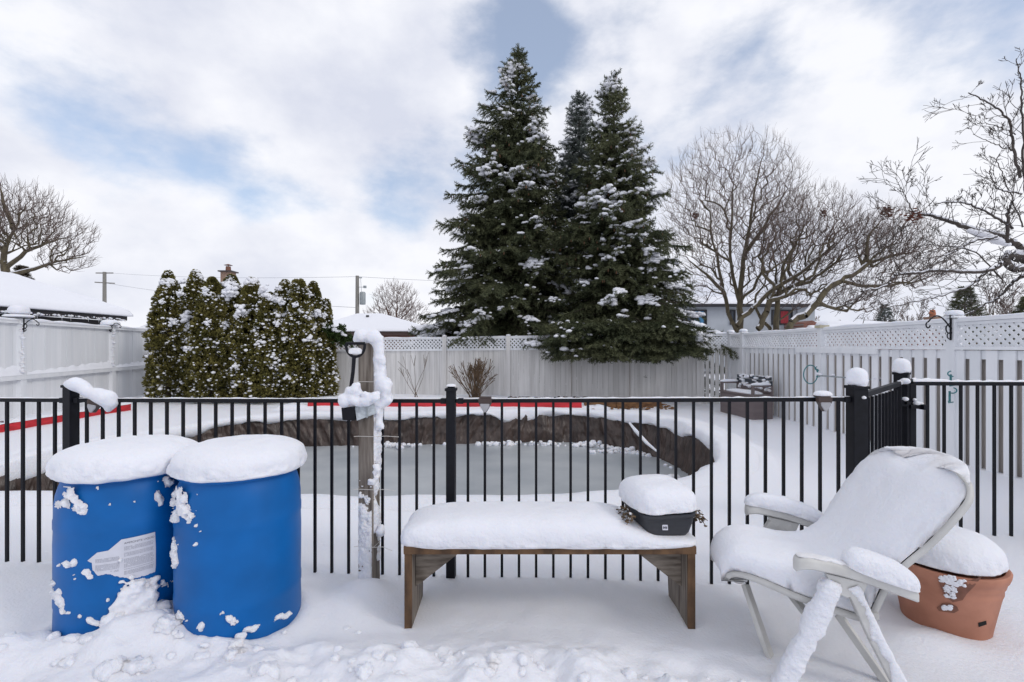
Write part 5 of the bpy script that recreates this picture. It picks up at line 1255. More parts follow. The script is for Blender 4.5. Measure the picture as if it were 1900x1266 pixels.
    okp = ~((np.abs(pos[:, 1] - fy) < .14) & (pos[:, 2] < 1.83)) & ~((pos[:, 1] < fy) & (pos[:, 2] < zfront + .25 * fbm(pos * 1.3, 2, 5)))
    pos, dirs, scl = pos[okp], dirs[okp], scl[okp]
    wood = [w_ for w_ in wood if not (w_[4] < 14.25 and min(w_[2], w_[5]) < 1.9)]
    V, Fc = instancer(*SPR, pos, dirs, scl, rg_.uniform(0, 6.28, len(pos))); mesh_np('crown', V, Fc, m, root)
    v, f = segs_mesh(wood, 4); mesh_np('branches', v, f, M_BARKD, root)
    # snow: on the upper side of outer shoots, in patches
    axis = np.array([X, Y, 0]) + np.outer(pos[:, 2] / H, np.array([lean[0], lean[1], 0])); rr = np.hypot(pos[:, 0] - axis[:, 0], pos[:, 1] - axis[:, 1]); tt = np.clip((pos[:, 2] - z0) / (H - z0), 0, 1); rel = rr / (Rb * (1 - tt) ** power + .05)
    nz = fbm(pos * np.array([1.5, 1.5, 2.6]), 2, seed + 5); fine = fbm(pos * 6, 2, seed + 7)
    thr = .16 - .22 * snowf - side_snow * .12 * ((pos[:, 0] - X) / Rb)
    sel = (nz + fine * .30 > thr + .035) & (rel > .50) & (rg_.random(len(pos)) < .8); sel |= (rg_.random(len(pos)) < .008 * (.5 + snowf))
    if skirts: sel &= ~((pos[:, 2] < 2.5) & (pos[:, 1] < 13.6) & (pos[:, 0] < 4.55) & (rg_.random(len(pos)) < .93)) & ~((pos[:, 2] < 1.55) & (pos[:, 0] > 4.5))
    sp = pos[sel] + np.array([0, 0, .045]); k_ = np.clip((nz[sel] - thr[sel] if np.ndim(thr) else nz[sel] - thr) * 5, .0, 1)
    rad = .034 + .066 * k_ * rg_.uniform(.6, 1.2, sel.sum()); rads = np.stack([rad * 1.25, rad * 1.25, rad * .62], 1)
    if len(sp): v, f = blobs(sp, rads, sub=1, noise=.5, seed=seed); mesh_np('snow_patches', v, f, M_SNOWF, root, True)
    if cones:
        sel = rg_.choice(np.where((rel > .6) & (tt > .25))[0], 150); 
        cz = pos[sel] - np.array([0, 0, .08]); v, f = blobs(cz, np.stack([np.full(len(cz), .018), np.full(len(cz), .018), np.full(len(cz), .055)], 1), sub=1, noise=.1); mesh_np('cones', v, f, mat('spruce_cones', (.16, .085, .045), .8, island=.3), root, True)
    return root
spruce(-.42, 15.5, 10.95, 3.75, 1.40, 'tallest dark spruce with patchy snow, left of the group behind the pool', lean=(.64, 0), seed=3, power=.93, snowf=.68, side_snow=-.2)
spruce(2.30, 16.6, 10.1, 2.1, 2.2, 'slimmer bluish spruce whose top shows between the two big spruces', m=M_SPRUCEB, seed=9, snowf=.75, cones=False)
spruce(3.30, 14.15, 9.36, 2.98, .95, 'broad spruce on the right of the group with branches hanging over the white fence', lean=(-.38, 0), seed=14, snowf=.76, side_snow=1.0, skirt=1.0, zfront=1.12, power=.92, skirts=True)

# ------------------------------------------------------------------ cedars
def cedar_template():
    r_ = np.random.default_rng(2); V = []; Fc = []
    for i in range(7):
        a_ = r_.uniform(-.9, .9); b_ = r_.uniform(-.8, .8); d = np.array([1, math.sin(a_), math.sin(b_)]); d /= np.linalg.norm(d); t = np.cross(d, [r_.normal(), r_.normal(), r_.normal()]); t /= np.linalg.norm(t)
        k = len(V); V += [np.zeros(3) - t * .1, np.zeros(3) + t * .1, d * .9 + t * .22, d * 1.1 - t * .12]; Fc.append((k, k + 1, k + 2, k + 3))
    return np.array(V), np.array(Fc)
CED = cedar_template()
words_ = ['leftmost cedar column, beside the left white fence', 'second cedar column from the left, with a pointed top', 'third cedar column from the left, leaning into its neighbour', 'fourth cedar column, right below the brick chimney', 'fifth cedar column, with the largest snow clump near its top',
          'sixth cedar column, lower and broad in the middle right', 'seventh cedar column, with snow lumps under its tip', 'eighth cedar column, tall and narrow near the right end', 'ninth cedar column, with a blunt double tip', 'rightmost short cedar column beside the white board fence']
ced = [(311, 507, 13.0, .44), (362, 505, 13.3, .42), (392, 519, 12.7, .50), (428, 514, 13.0, .48), (466, 519, 12.8, .48), (500, 548, 12.6, .46), (528, 524, 12.9, .42), (554, 516, 12.7, .38), (580, 527, 13.1, .34), (604, 557, 13.3, .22)]
for i, (px, py, Y, rr0) in enumerate(ced):
    rg_ = np.random.default_rng(100 + i); top = P(px, py, Y); X = top.x + .02; H = top.z
    root = empty('cedar', (X, Y, 0), 'olive green snowy ' + words_[i], 'cedar', 'row of cedar columns by the left fence')
    MB().tube([(X, Y, -.1), (X + .02, Y, H * .5), (X, Y, H * .85)], [.06, .04, .015], 8).build('trunk', M_BARKD, root, True)
    n_ = int(5200 * (rr0 / .45)); t = rg_.random(n_) ** .85; az = rg_.uniform(0, 6.283, n_); zz = t * (H - .05) + .05
    prof_r = rr0 * .92 * np.interp(t, [0, .05, .2, .5, .72, .88, .96, 1.0], [1.05, 1.2, 1.2, 1.05, .70, .44, .22, .05])
    lump = 1 + .40 * fbm(np.stack([np.cos(az) * 1.6 + i * 7, np.sin(az) * 1.6, zz * 1.6], 1), 3, 200 + i) * 2 + .45 * np.clip(fbm(np.stack([np.cos(az) * 3.5 + i * 3, np.sin(az) * 3.5, zz * 4.5], 1), 2, 250 + i), -.3, .5) * 2
    rr = prof_r * lump * (1 - .32 * rg_.random(n_) ** 2)
    # a couple of leaders at the tip
    pos = np.stack([X + rr * np.cos(az), Y + rr * np.sin(az), zz], 1); dirs = np.stack([np.cos(az) * .8, np.sin(az) * .8, np.full(n_, .55)], 1) + rg_.normal(0, .35, (n_, 3))
    keep_ = fbm(pos * 5.5, 2, 300 + i) > -.16
    pos, dirs = pos[keep_], dirs[keep_]
    V, Fc = instancer(*CED, pos, dirs, rg_.uniform(.05, .10, len(pos)), rg_.uniform(0, 6.28, len(pos))); mesh_np('foliage', V, Fc, M_CEDAR, root)
    nz = fbm(pos * 4.5, 3, 400 + i); sel = (rg_.random(len(pos)) < .20 + .20 * (nz > .10)) & (nz > -.13)
    sp = pos[sel] * 1.0; ctr_ = np.array([X, Y, 0]); rd_ = sp - ctr_; rd_[:, 2] = 0; rd_ /= np.linalg.norm(rd_, axis=1)[:, None] + 1e-9; sp = sp + rd_ * .05 + np.array([0, 0, .035])
    rad = rg_.uniform(.012, .032, len(sp)) * (1 + .5 * (nz[sel] > .12) + .7 * (nz[sel] > .2)); v, f = blobs(sp, np.stack([rad * 1.2, rad * 1.2, rad * .8], 1), sub=1, noise=.5, seed=i)
    parts = [(v, f)]
    big = {0: [(335, 545, .07), (322, 598, .10), (300, 560, .06)], 1: [(345, 590, .15), (352, 605, .10), (338, 522, .09)], 2: [(380, 540, .08), (350, 648, .09), (385, 600, .07)], 3: [(428, 545, .15), (426, 535, .10), (420, 604, .10), (400, 656, .10)],
           4: [(447, 575, .12), (440, 585, .10), (478, 576, .06), (440, 710, .10)], 5: [(490, 540, .13), (500, 552, .08), (436, 680, .07)], 6: [(515, 558, .12), (524, 562, .08), (518, 535, .07)], 7: [(548, 566, .07), (515, 600, .08)], 8: [(572, 545, .08), (590, 580, .11), (565, 535, .07)], 9: [(600, 585, .08), (590, 590, .09)]}[i]
    cb, rb_ = [], []
    for bx, by, br in big:
        for k in range(26): cb.append(P(bx, by, Y - rr0 * .9) + Vector(rg_.normal(0, 1, 3)) * br * .48); rb_.append(br * rg_.uniform(.22, .52))
    v, f = blobs(cb, rb_, flat=.8, sub=2, noise=.5, seed=i); parts.append((v, f))
    v, f = join(parts); mesh_np('snow_lumps', v, f, M_SNOWF, root, True)
# low spruce-like sprig reaching over the fence right of the cedars
rt = empty('cedar_branch', P(622, 625, 13.1), 'snowy green branch poking out right of the cedars above the white fence', 'branch')
pos = []; rg_ = np.random.default_rng(77); 
for k in range(420):
    t = rg_.random(); c_ = P(600 + 46 * t, 612 + 24 * t * t, 13.2); pos.append(np.array(c_) + rg_.normal(0, .10, 3) * np.array([1, 1, .8]))
pos = np.array(pos); V, Fc = instancer(*CED, pos, np.tile([[1, 0, -.1]], (len(pos), 1)) + rg_.normal(0, .5, (len(pos), 3)), rg_.uniform(.06, .1, len(pos)), rg_.uniform(0, 6, len(pos))); mesh_np('foliage', V, Fc, mat('green_foliage', (.03, .05, .012), .7, island=.5, spec=.2), rt)
v, f = blobs([np.array(P(600 + 42 * t, 606 + 20 * t * t, 13.1)) + rg_.normal(0, .03, 3) for t in rg_.random(34)], rg_.uniform(.03, .07, 34), flat=.6, sub=2, noise=.4); mesh_np('snow_lumps', v, f, M_SNOWF, rt, True)

# ------------------------------------------------------------------ bare trees
def grow(S, rg_, p, d, ln, r, lvl, maxl, up=.05, spread=.55, wig=.10, kids=(3, 5), shrink=.66, rmin=.006, bias=None, snowS=None):
    n_ = max(3, int(ln / (.22 if lvl > 1 else .30))); n_ = min(n_, 9); st = ln / n_; pts = [p]; r1 = r * (.55 if lvl < maxl else .35)
    for i in range(n_):
        d = d + rg_.normal(0, wig, 3) + np.array([0, 0, up]); 
        if bias is not None: d = d + bias
        d /= np.linalg.norm(d); q = p + d * st; ra, rb_ = r + (r1 - r) * i / n_, r + (r1 - r) * (i + 1) / n_
        S.append((*p, *q, max(ra, rmin), max(rb_, rmin), lvl)); p = q; pts.append(p)
        if lvl < maxl and i >= (1 if lvl else 2) and rg_.random() < .62 + .1 * lvl:
            ax = rg_.normal(0, 1, 3); ax -= d * ax.dot(d); ax /= np.linalg.norm(ax); dn = d * math.cos(spread) + ax * math.sin(spread) * rg_.uniform(.7, 1.25)
            grow(S, rg_, p, dn / np.linalg.norm(dn), ln * shrink * rg_.uniform(.65, 1.1) * (1 - .35 * i / n_), rb_ * rg_.uniform(.45, .65), lvl + 1, maxl, up, spread, wig, kids, shrink, rmin, bias)
    if lvl < maxl:
        for k in range(int(rg_.integers(2, 4))):
            ax = rg_.normal(0, 1, 3); ax -= d * ax.dot(d); ax /= np.linalg.norm(ax); dn = d * math.cos(spread * .6) + ax * math.sin(spread * .6)
            grow(S, rg_, p, dn / np.linalg.norm(dn), ln * shrink * rg_.uniform(.8, 1.15), r1 * rg_.uniform(.6, .8), lvl + 1, maxl, up, spread, wig, kids, shrink, rmin, bias)
def bare_tree(name, base, stems, label, seed, maxl=4, mtr=M_BARK, mtw=M_TWIG, rmin=.006, up=.05, spread=.5, wig=.1, shrink=.66, group=None, nests=(), snow=0.0, cut_lvl=1, dead=0):
    """stems: list of (direction, length, radius)"""
    rg_ = np.random.default_rng(seed); root = empty(name, base, label, 'tree', group); S = []
    for st in stems:
        d, ln, r_ = st[:3]; off = st[3] if len(st) > 3 else (0, 0, 0); d = np.array(d, float); d /= np.linalg.norm(d); grow(S, rg_, np.array(base, float) + np.array(off), d, ln, r_, 0, maxl, up, spread, wig, shrink=shrink, rmin=rmin)
    S = np.array(S); S[:, 2] = np.maximum(S[:, 2], .02); S[:, 5] = np.maximum(S[:, 5], .02)
    th = S[:, 8] <= cut_lvl
    v, f = segs_mesh(S[th], 7); mesh_np('trunk', v, f, mtr, root, True)
    v, f = segs_mesh(S[~th], 3); mesh_np('crown', v, f, mtw, root)
    if snow > 0:
        horiz = np.abs(S[:, 5] - S[:, 2]) / (np.linalg.norm(S[:, 3:6] - S[:, :3], axis=1) + 1e-9); s2 = S[(horiz < .85) & (S[:, 6] > snow)].copy()
        s2[:, 2] += s2[:, 6] * .75; s2[:, 5] += s2[:, 7] * .75; s2[:, 6] *= .62; s2[:, 7] *= .62
        if len(s2): v, f = segs_mesh(s2, 5); mesh_np('snow_line', v, f, M_SNOWF, root, True)
    for (c_, r_) in nests:
        n_ = 60; cs_ = np.array(c_) + rg_.normal(0, r_ * .5, (n_, 3)); v, f = blobs(cs_, np.full(n_, r_ * .28), sub=1, noise=.6, flat=.4); mesh_np('dead_leaves', v, f, M_DEADLEAF, root)
    return root, S
def crown_tree(stems, blobs_, label, seed, npts=1800, mtr=M_BARK, mtw=M_TWIG, rmin=.0048, r0=.2, bias=.35, tips=3, tiplen=.40, group=None, snow=0.0, nests=(), thick=.022, up=.35):
    """bare tree: stem polylines given, crown points fill ellipsoids and hook on to the nearest limb"""
    rg_ = np.random.default_rng(seed); root = empty('bare_tree', (stems[0][0][0], stems[0][0][1], 0), label, 'tree', group)
    Pn, par, plen, smin = [], [], [], []
    for st in stems:
        st = np.array(st, float); prev = -1
        if len(st) > 2: st = spline(st, len(st) * 3)
        if Pn:
            d_ = np.linalg.norm(np.array(Pn) - st[0], axis=1)
            if d_.min() < .6: prev = int(d_.argmin())
        n0_ = len(Pn)
        for a_, b_ in zip(st[:-1], st[1:]):
            k = max(1, int(np.linalg.norm(b_ - a_) / .3))
            for j in range(k):
                q = a_ + (b_ - a_) * j / k + rg_.normal(0, .025, 3); Pn.append(q); par.append(prev); plen.append(0 if prev < 0 else plen[prev] + np.linalg.norm(q - Pn[prev])); smin.append(0); prev = len(Pn) - 1
        Pn.append(st[-1]); par.append(prev); plen.append(plen[prev] + .3); smin.append(0); nn_ = len(Pn) - n0_
        for j in range(nn_): smin[n0_ + j] = r0 * (.48 if n0_ else .95) * (1 - .93 * j / nn_) * (.7 if n0_ and len(st) < 4 else 1)
    pts = []
    tot = sum(b[1][0] * b[1][1] * b[1][2] for b in blobs_)
    for c_, r_ in blobs_:
        n_ = int(npts * r_[0] * r_[1] * r_[2] / tot); q = rg_.normal(0, 1, (n_, 3)); q /= np.linalg.norm(q, axis=1)[:, None]; q *= (rg_.random(n_) ** (1 / 2.6))[:, None]; pts.append(np.array(c_) + q * np.array(r_))
    pts = np.concatenate(pts); b0 = np.array(stems[0][0]); top = np.array([np.array(st[-1]) for st in stems]).mean(0)
    org = (b0 + top) / 2; pts = pts[np.argsort(np.linalg.norm(pts - org, axis=1) + rg_.normal(0, .12, len(pts)))]
    cap_ = len(Pn) + len(pts) * 4; A_ = np.zeros((cap_, 3)); Lg = np.zeros(cap_); m_ = len(Pn); A_[:m_] = Pn; Lg[:m_] = plen
    low = min(np.array(st)[-1][2] for st in stems) * .45
    Lg[:m_][A_[:m_, 2] < low] += 3
    for q in pts:
        d_ = np.linalg.norm(A_[:m_] - q, axis=1); dz = q[2] - A_[:m_, 2]; cost = d_ + bias * Lg[:m_] * .5 + np.where(dz < .15 * d_, up, 0) * d_; i_ = int(cost.argmin()); L_ = d_[i_]
        k = max(1, min(3, int(L_ / .22))); a0 = A_[i_].copy(); pr_ = i_
        for j in range(1, k + 1):
            t = j / k; w_ = a0 + (q - a0) * t; w_ = w_ + np.array([0, 0, -.03 * L_ * math.sin(math.pi * t)]) + rg_.normal(0, .008, 3) * (t < 1)
            A_[m_] = w_; Lg[m_] = Lg[pr_] + L_ / k; par.append(pr_); pr_ = m_; m_ += 1
    A_ = A_[:m_]; par = np.array(par); w_ = np.zeros(m_); kids = np.bincount(par[par >= 0], minlength=m_)
    w_[kids == 0] = 1.0
    for i_ in range(m_ - 1, -1, -1):
        if par[i_] >= 0: w_[par[i_]] += w_[i_]
    rad = rmin * np.maximum(1, w_) ** .5; rad = rad * min(1, r0 / rad.max()) if rad.max() > r0 else rad; rad = np.maximum(rad, rmin); rad[:len(smin)] = np.maximum(rad[:len(smin)] * .8, smin)
    ok = par >= 0; S = np.concatenate([A_[par[ok]], A_[ok], np.minimum(rad[par[ok]], rad[ok] * 1.6)[:, None], rad[ok][:, None]], 1)
    T = []
    for i_ in np.where(kids == 0)[0]:
        d = A_[i_] - A_[par[i_]]; d /= np.linalg.norm(d) + 1e-9; out_ = A_[i_] - org; out_ /= np.linalg.norm(out_)
        for k in range(tips):
            p_ = A_[i_] if k == 0 else A_[i_] + (A_[par[i_]] - A_[i_]) * rg_.random(); dd_ = d * .5 + out_ * .9 + rg_.normal(0, .30, 3) + np.array([0, 0, .35]); dd_ /= np.linalg.norm(dd_); ln = tiplen * rg_.uniform(.5, 1.2)
            for j in range(3): q_ = p_ + dd_ * ln / 3; T.append((*p_, *q_, rmin * (1 - .2 * j), rmin * (.8 - .2 * j))); p_ = q_; dd_ = dd_ + rg_.normal(0, .08, 3); dd_ /= np.linalg.norm(dd_)
    big_ = S[:, 7] > thick; v, f = segs_mesh(S[big_], 8); mesh_np('trunk', v, f, mtr, root, True)
    v, f = segs_mesh(np.concatenate([S[~big_], np.array(T)]), 3); mesh_np('crown', v, f, mtw, root)
    if snow > 0:
        hz_ = np.abs(S[:, 5] - S[:, 2]) / (np.linalg.norm(S[:, 3:6] - S[:, :3], axis=1) + 1e-9); s2 = S[(hz_ < .8) & (S[:, 6] > snow)].copy(); s2[:, 2] += s2[:, 6] * .8; s2[:, 5] += s2[:, 7] * .8; s2[:, 6:8] *= .6
        if len(s2): v, f = segs_mesh(s2, 5); o_ = mesh_np('snow_line', v, f, M_SNOWF, root, True); o_['kind'] = 'stuff'
    for (c_, r_) in nests:
        cs_ = np.array(c_) + rg_.normal(0, r_ * .5, (60, 3)); v, f = blobs(cs_, np.full(60, r_ * .28), sub=1, noise=.6, flat=.4); mesh_np('dead_leaves', v, f, M_DEADLEAF, root)
    return root
def Q(px, py, Y): return tuple(P(px, py, Y))
# multi-stemmed tree behind the back right corner
Y1 = 20.0
crown_tree([[(9.4, Y1, -.2), Q(1374, 600, Y1), Q(1372, 545, Y1), Q(1385, 450, Y1), Q(1400, 360, Y1), Q(1412, 300, Y1)], [Q(1366, 615, Y1), Q(1350, 575, Y1), Q(1340, 520, Y1), Q(1322, 440, Y1), Q(1318, 380, Y1)], [Q(1372, 560, Y1), Q(1358, 500, Y1 + .3), Q(1356, 420, Y1 + .3), Q(1362, 320, Y1 + .3)],
            [Q(1345, 545, Y1 - .2), Q(1310, 510, Y1 - .4), Q(1275, 480, Y1 - .5)], [Q(1384, 470, Y1), Q(1430, 400, Y1 - .2), Q(1462, 350, Y1 - .2)]],
           [(Q(1362, 375, Y1), (3.0, 2.2, 3.0)), (Q(1290, 440, Y1), (1.5, 1.3, 1.6)), (Q(1440, 400, Y1), (1.3, 1.2, 1.8)), (Q(1290, 525, Y1), (1.5, 1.0, 1.1)), (Q(1400, 520, Y1), (1.2, 1.0, .9))],
           'large round-crowned bare tree with several greenish trunks right of the spruces', 21, npts=4200, snow=.05, r0=.18, nests=((Q(1290, 400, Y1), .14),))
Y1 = 18.6
crown_tree([[(10.2, Y1, -.2), Q(1440, 610, Y1), Q(1446, 550, Y1), Q(1452, 505, Y1), Q(1475, 450, Y1), Q(1500, 410, Y1)], [Q(1366, 605, Y1), Q(1392, 575, Y1), Q(1425, 545, Y1), Q(1478, 510, Y1), Q(1530, 470, Y1)], [Q(1430, 612, Y1 + .3), Q(1412, 590, Y1 + .3), Q(1400, 555, Y1 + .3), Q(1420, 520, Y1 + .3), Q(1410, 470, Y1 + .3)], [Q(1405, 612, Y1 - .2), Q(1420, 580, Y1 - .2), Q(1436, 540, Y1 - .2)]],
           [(Q(1505, 425, Y1), (2.0, 1.6, 1.65)), (Q(1560, 460, Y1), (1.6, 1.3, 1.2)), (Q(1430, 460, Y1), (1.1, 1.2, 1.2)), (Q(1500, 535, Y1), (1.7, 1.0, .9))],
           'bare tree with crossing lower limbs in front of the grey house', 23, npts=3400, snow=.05, r0=.155, nests=((Q(1528, 395, Y1), .13),), mtw=M_TWIG)
Y1 = 17.2
crown_tree([[(9.4, Y1, -.2), Q(1462, 612, Y1), Q(1500, 578, Y1), Q(1545, 530, Y1), Q(1585, 508, Y1), Q(1625, 485, Y1), Q(1680, 470, Y1)], [Q(1612, 490, Y1), Q(1606, 455, Y1), Q(1625, 420, Y1), Q(1645, 395, Y1)], [Q(1560, 522, Y1), Q(1600, 530, Y1), Q(1680, 525, Y1), Q(1730, 510, Y1)]],
           [(Q(1645, 440, Y1), (1.35, 1.2, 1.15)), (Q(1690, 490, Y1), (1.4, 1.2, .9)), (Q(1600, 545, Y1), (1.2, .9, .7))],
           'bare tree with one thick trunk leaning far to the right over the fence', 29, npts=2100, snow=.05, r0=.14, nests=((Q(1646, 393, Y1), .2),))
# left tree over the garage
Y1 = 25.5
crown_tree([[(-26.6, Y1, -.2), Q(12, 530, Y1), Q(8, 470, Y1), Q(28, 420, Y1), Q(48, 380, Y1)], [Q(10, 500, Y1), Q(45, 470, Y1), Q(90, 450, Y1), Q(130, 440, Y1)], [Q(10, 515, Y1), Q(60, 500, Y1), Q(110, 485, Y1), Q(160, 475, Y1)], [Q(8, 470, Y1), Q(-30, 420, Y1), Q(-60, 380, Y1)], [Q(10, 490, Y1), Q(-50, 470, Y1), Q(-120, 450, Y1)], [Q(25, 425, Y1), Q(8, 380, Y1), Q(0, 345, Y1)]],
           [(Q(40, 400, Y1), (2.2, 2.0, 1.7)), (Q(105, 440, Y1), (1.9, 1.6, 1.1)), (Q(-60, 410, Y1), (2.4, 2.0, 1.9)), (Q(120, 485, Y1), (1.3, 1.2, .7))],
           'spreading bare tree rising behind the dark garage roof', 31, npts=2900, rmin=.007, r0=.26, snow=.07, tiplen=.5)
Y1 = 36.0
crown_tree([[(-8.6, Y1, -.2), Q(735, 600, Y1), Q(737, 560, Y1), Q(738, 530, Y1)], [Q(733, 600, Y1), Q(715, 570, Y1), Q(708, 550, Y1)], [Q(738, 600, Y1), Q(760, 575, Y1), Q(770, 560, Y1)]],
           [(Q(736, 560, Y1), (1.7, 1.5, 1.5)), (Q(765, 585, Y1), (1.3, 1.2, 1.0)), (Q(700, 585, Y1), (1.0, 1.0, .7))],
           'round reddish bare tree behind the snow-roofed house left of the spruces', 37, npts=1100, rmin=.009, r0=.12, mtw=M_TWIGR, mtr=M_TWIGR, tiplen=.4)
for i, (x, y, h, lb) in enumerate(((27.5, 35, 2.0, 'low bare tree on the skyline left of the orange chimney'), (30.5, 37, 2.3, 'twiggy bare tree on the skyline above the brick house roof'), (35.8, 36, 2.5, 'bare tree on the skyline behind the dark evergreen'), (21.5, 34, 1.7, 'small bare tree on the skyline just right of the grey house'), (38.5, 38, 2.4, 'bare tree on the skyline at the right edge of the picture'))):
    bare_tree('bare_tree', (x, y, 0), [((0, 0, 1), h, .10), ((-.5, 0, 1), h * .8, .08), ((.5, 0, 1), h * .8, .08)], lb, 50 + i, maxl=4, rmin=.011, up=.05, spread=.5, shrink=.64, mtw=M_TWIG, group='bare trees on the right skyline')

# the near fruit tree at the right edge: modelled limb by limb, twigs grown along the limbs
ft = empty('fruit_tree', (9.7, 9.0, 0), 'knobbly bare fruit tree reaching in from the right edge over the fence', 'tree'); Yf = 8.6
rgf = np.random.default_rng(61); LS = []; TS = []
limbs = [([(2010, 700), (1960, 560), (1925, 500), (1890, 478), (1862, 480)], .12, .07), ([(1900, 465), (1860, 440), (1800, 425), (1745, 405), (1710, 398), (1694, 394)], .055, .012), ([(1868, 480), (1845, 500), (1800, 505), (1740, 503), (1690, 508), (1660, 512), (1645, 530), (1600, 540)], .035, .010),
         ([(1925, 520), (1908, 420), (1900, 300), (1896, 200), (1894, 150), (1885, 110)], .026, .006), ([(1893, 330), (1880, 270), (1872, 225), (1840, 195), (1796, 172)], .024, .008), ([(1925, 500), (1885, 520), (1860, 545), (1840, 560), (1780, 590)], .03, .009),
         ([(1862, 480), (1880, 500), (1905, 500), (1940, 520)], .06, .05), ([(1880, 425), (1850, 405), (1812, 385), (1780, 375), (1735, 378)], .022, .008), ([(1895, 360), (1865, 355), (1846, 345), (1836, 315)], .014, .006),
         ([(1694, 394), (1682, 370), (1672, 350), (1660, 330)], .010, .004), ([(1830, 505), (1800, 530), (1760, 545), (1700, 560), (1640, 572)], .02, .006), ([(1870, 450), (1870, 400), (1880, 372)], .03, .01), ([(1850, 440), (1800, 450), (1765, 470), (1720, 480)], .018, .006),
         ([(1898, 420), (1870, 350), (1850, 300), (1835, 290)], .012, .005), ([(1880, 280), (1840, 265), (1805, 250)], .010, .004), ([(1885, 250), (1850, 235), (1815, 228)], .010, .004), ([(1860, 520), (1810, 470), (1740, 455), (1700, 458)], .014, .005)]
for path, r0, r1 in limbs:
    q = spline([(x, y, 0) for x, y in path], len(path) * 7); yy = Yf + rgf.uniform(-.35, .35); prev = None; dy = rgf.uniform(-.5, .5)
    for i, (x, y, _) in enumerate(q):
        t = i / (len(q) - 1); p = np.array(P(x, y, yy + dy * t)) + rgf.normal(0, .008, 3); r_ = r0 + (r1 - r0) * t
        if prev is not None:
            LS.append((*prev, *p, pr, r_))
            d = (p - prev) / (np.linalg.norm(p - prev) + 1e-9)
            if r_ < .05:
                for _ in range(1):
                    if rgf.random() < (.30 if y < 350 else .60):
                        ax = rgf.normal(0, 1, 3); ax[1] *= .7; ax -= d * ax.dot(d); ax /= np.linalg.norm(ax); ax[2] += .35; dn = d * .5 + ax
                        grow(TS, rgf, p, dn / np.linalg.norm(dn), rgf.uniform(.10, .50), min(r_ * .45, .008), 0, 2, up=.05, spread=.75, wig=.16, shrink=.6, rmin=.0035)
        prev, pr = p, r_
v, f = segs_mesh(LS, 8); mesh_np('limbs', v, f, M_BARKN, ft, True)
TS = np.array(TS); v, f = segs_mesh(TS[:, :8], 3); mesh_np('twigs', v, f, M_BARKN, ft)
sel = rgf.choice(len(TS), 900); cs_ = TS[sel][:, 3:6]; v, f = blobs(cs_, rgf.uniform(.006, .012, len(cs_)), sub=1, noise=.3); mesh_np('buds', v, f, M_BARKN, ft)
SL = np.array(LS); hz_ = np.abs(SL[:, 5] - SL[:, 2]) / (np.linalg.norm(SL[:, 3:6] - SL[:, :3], axis=1) + 1e-9); s2 = SL[(hz_ < .6) & (SL[:, 6] > .009)].copy(); s2[:, 2] += s2[:, 6] * .9; s2[:, 5] += s2[:, 7] * .9; s2[:, 6:8] *= .85
v, f = segs_mesh(s2, 7); v2, f2 = blobs([P(1800 + 7 * k, 428 + 2.6 * k, Yf + .0) for k in range(11)], [.05 + .045 * math.sin(k / 10 * 3.1) for k in range(11)], flat=.7, sub=2, noise=.25)
mesh_np('snow_line', v, f, M_SNOWF, ft, True); mesh_np('snow_pad', v2, f2, M_SNOWF, ft, True)
n_ = 40; v, f = blobs(np.array(P(1697, 399, Yf)) + rgf.normal(0, .06, (n_, 3)), np.full(n_, .03), sub=1, noise=.6, flat=.4); mesh_np('dead_leaves', v, f, M_DEADLEAF, ft)

# small conifers far right
def cone_tree(X, Y, H, Rb, label, seed, m=M_SPRUCE, dens=1500, sc_=.25):
    rg_ = np.random.default_rng(seed); root = empty('conifer', (X, Y, 0), label, 'tree'); MB().tube([(X, Y, 0), (X, Y, H * .95)], [.12, .02], 6).build('trunk', M_BARKD, root)
    t = rg_.random(dens) ** 1.3; az = rg_.uniform(0, 6.28, dens); lay = (np.floor(t * 12) + .5) / 12; r_ = Rb * (1 - t) ** .8 * rg_.uniform(.35, 1.1, dens) * (1 - .3 * np.abs(t - lay) * 12); pos = np.stack([X + r_ * np.cos(az), Y + r_ * np.sin(az), .8 + t * (H - .8) - .15 * r_], 1)
    V, Fc = instancer(*SPR, pos, np.stack([np.cos(az), np.sin(az), np.full(dens, .15)], 1), rg_.uniform(.8, 1.3, dens) * sc_, rg_.uniform(0, 6, dens)); mesh_np('crown', V, Fc, m, root)
    sel = rg_.random(dens) < .12; v, f = blobs(pos[sel] + np.array([0, 0, .06]), rg_.uniform(.05, .11, sel.sum()), flat=.5, sub=1, noise=.4); mesh_np('snow_patches', v, f, M_SNOWF, root)
cone_tree(28.0, 30.0, 5.1, 1.9, 'dark bushy evergreen behind the branches of the fruit tree', 5)
cone_tree(24.6, 32.0, 4.2, 1.0, 'small grey conifer on the skyline right of the brick house', 6, M_SPRUCEB, 700, .2)
cone_tree(33.0, 31.0, 4.6, 1.8, 'dark evergreen at the far right edge behind the fruit tree', 7)
cone_tree(-27.3, 27.0, 5.9, 1.5, 'brownish evergreen rising behind the garage roof beside the bare tree', 8, mat('brown_conifer', (.075, .055, .028), .8, island=.4), 1800, .22)

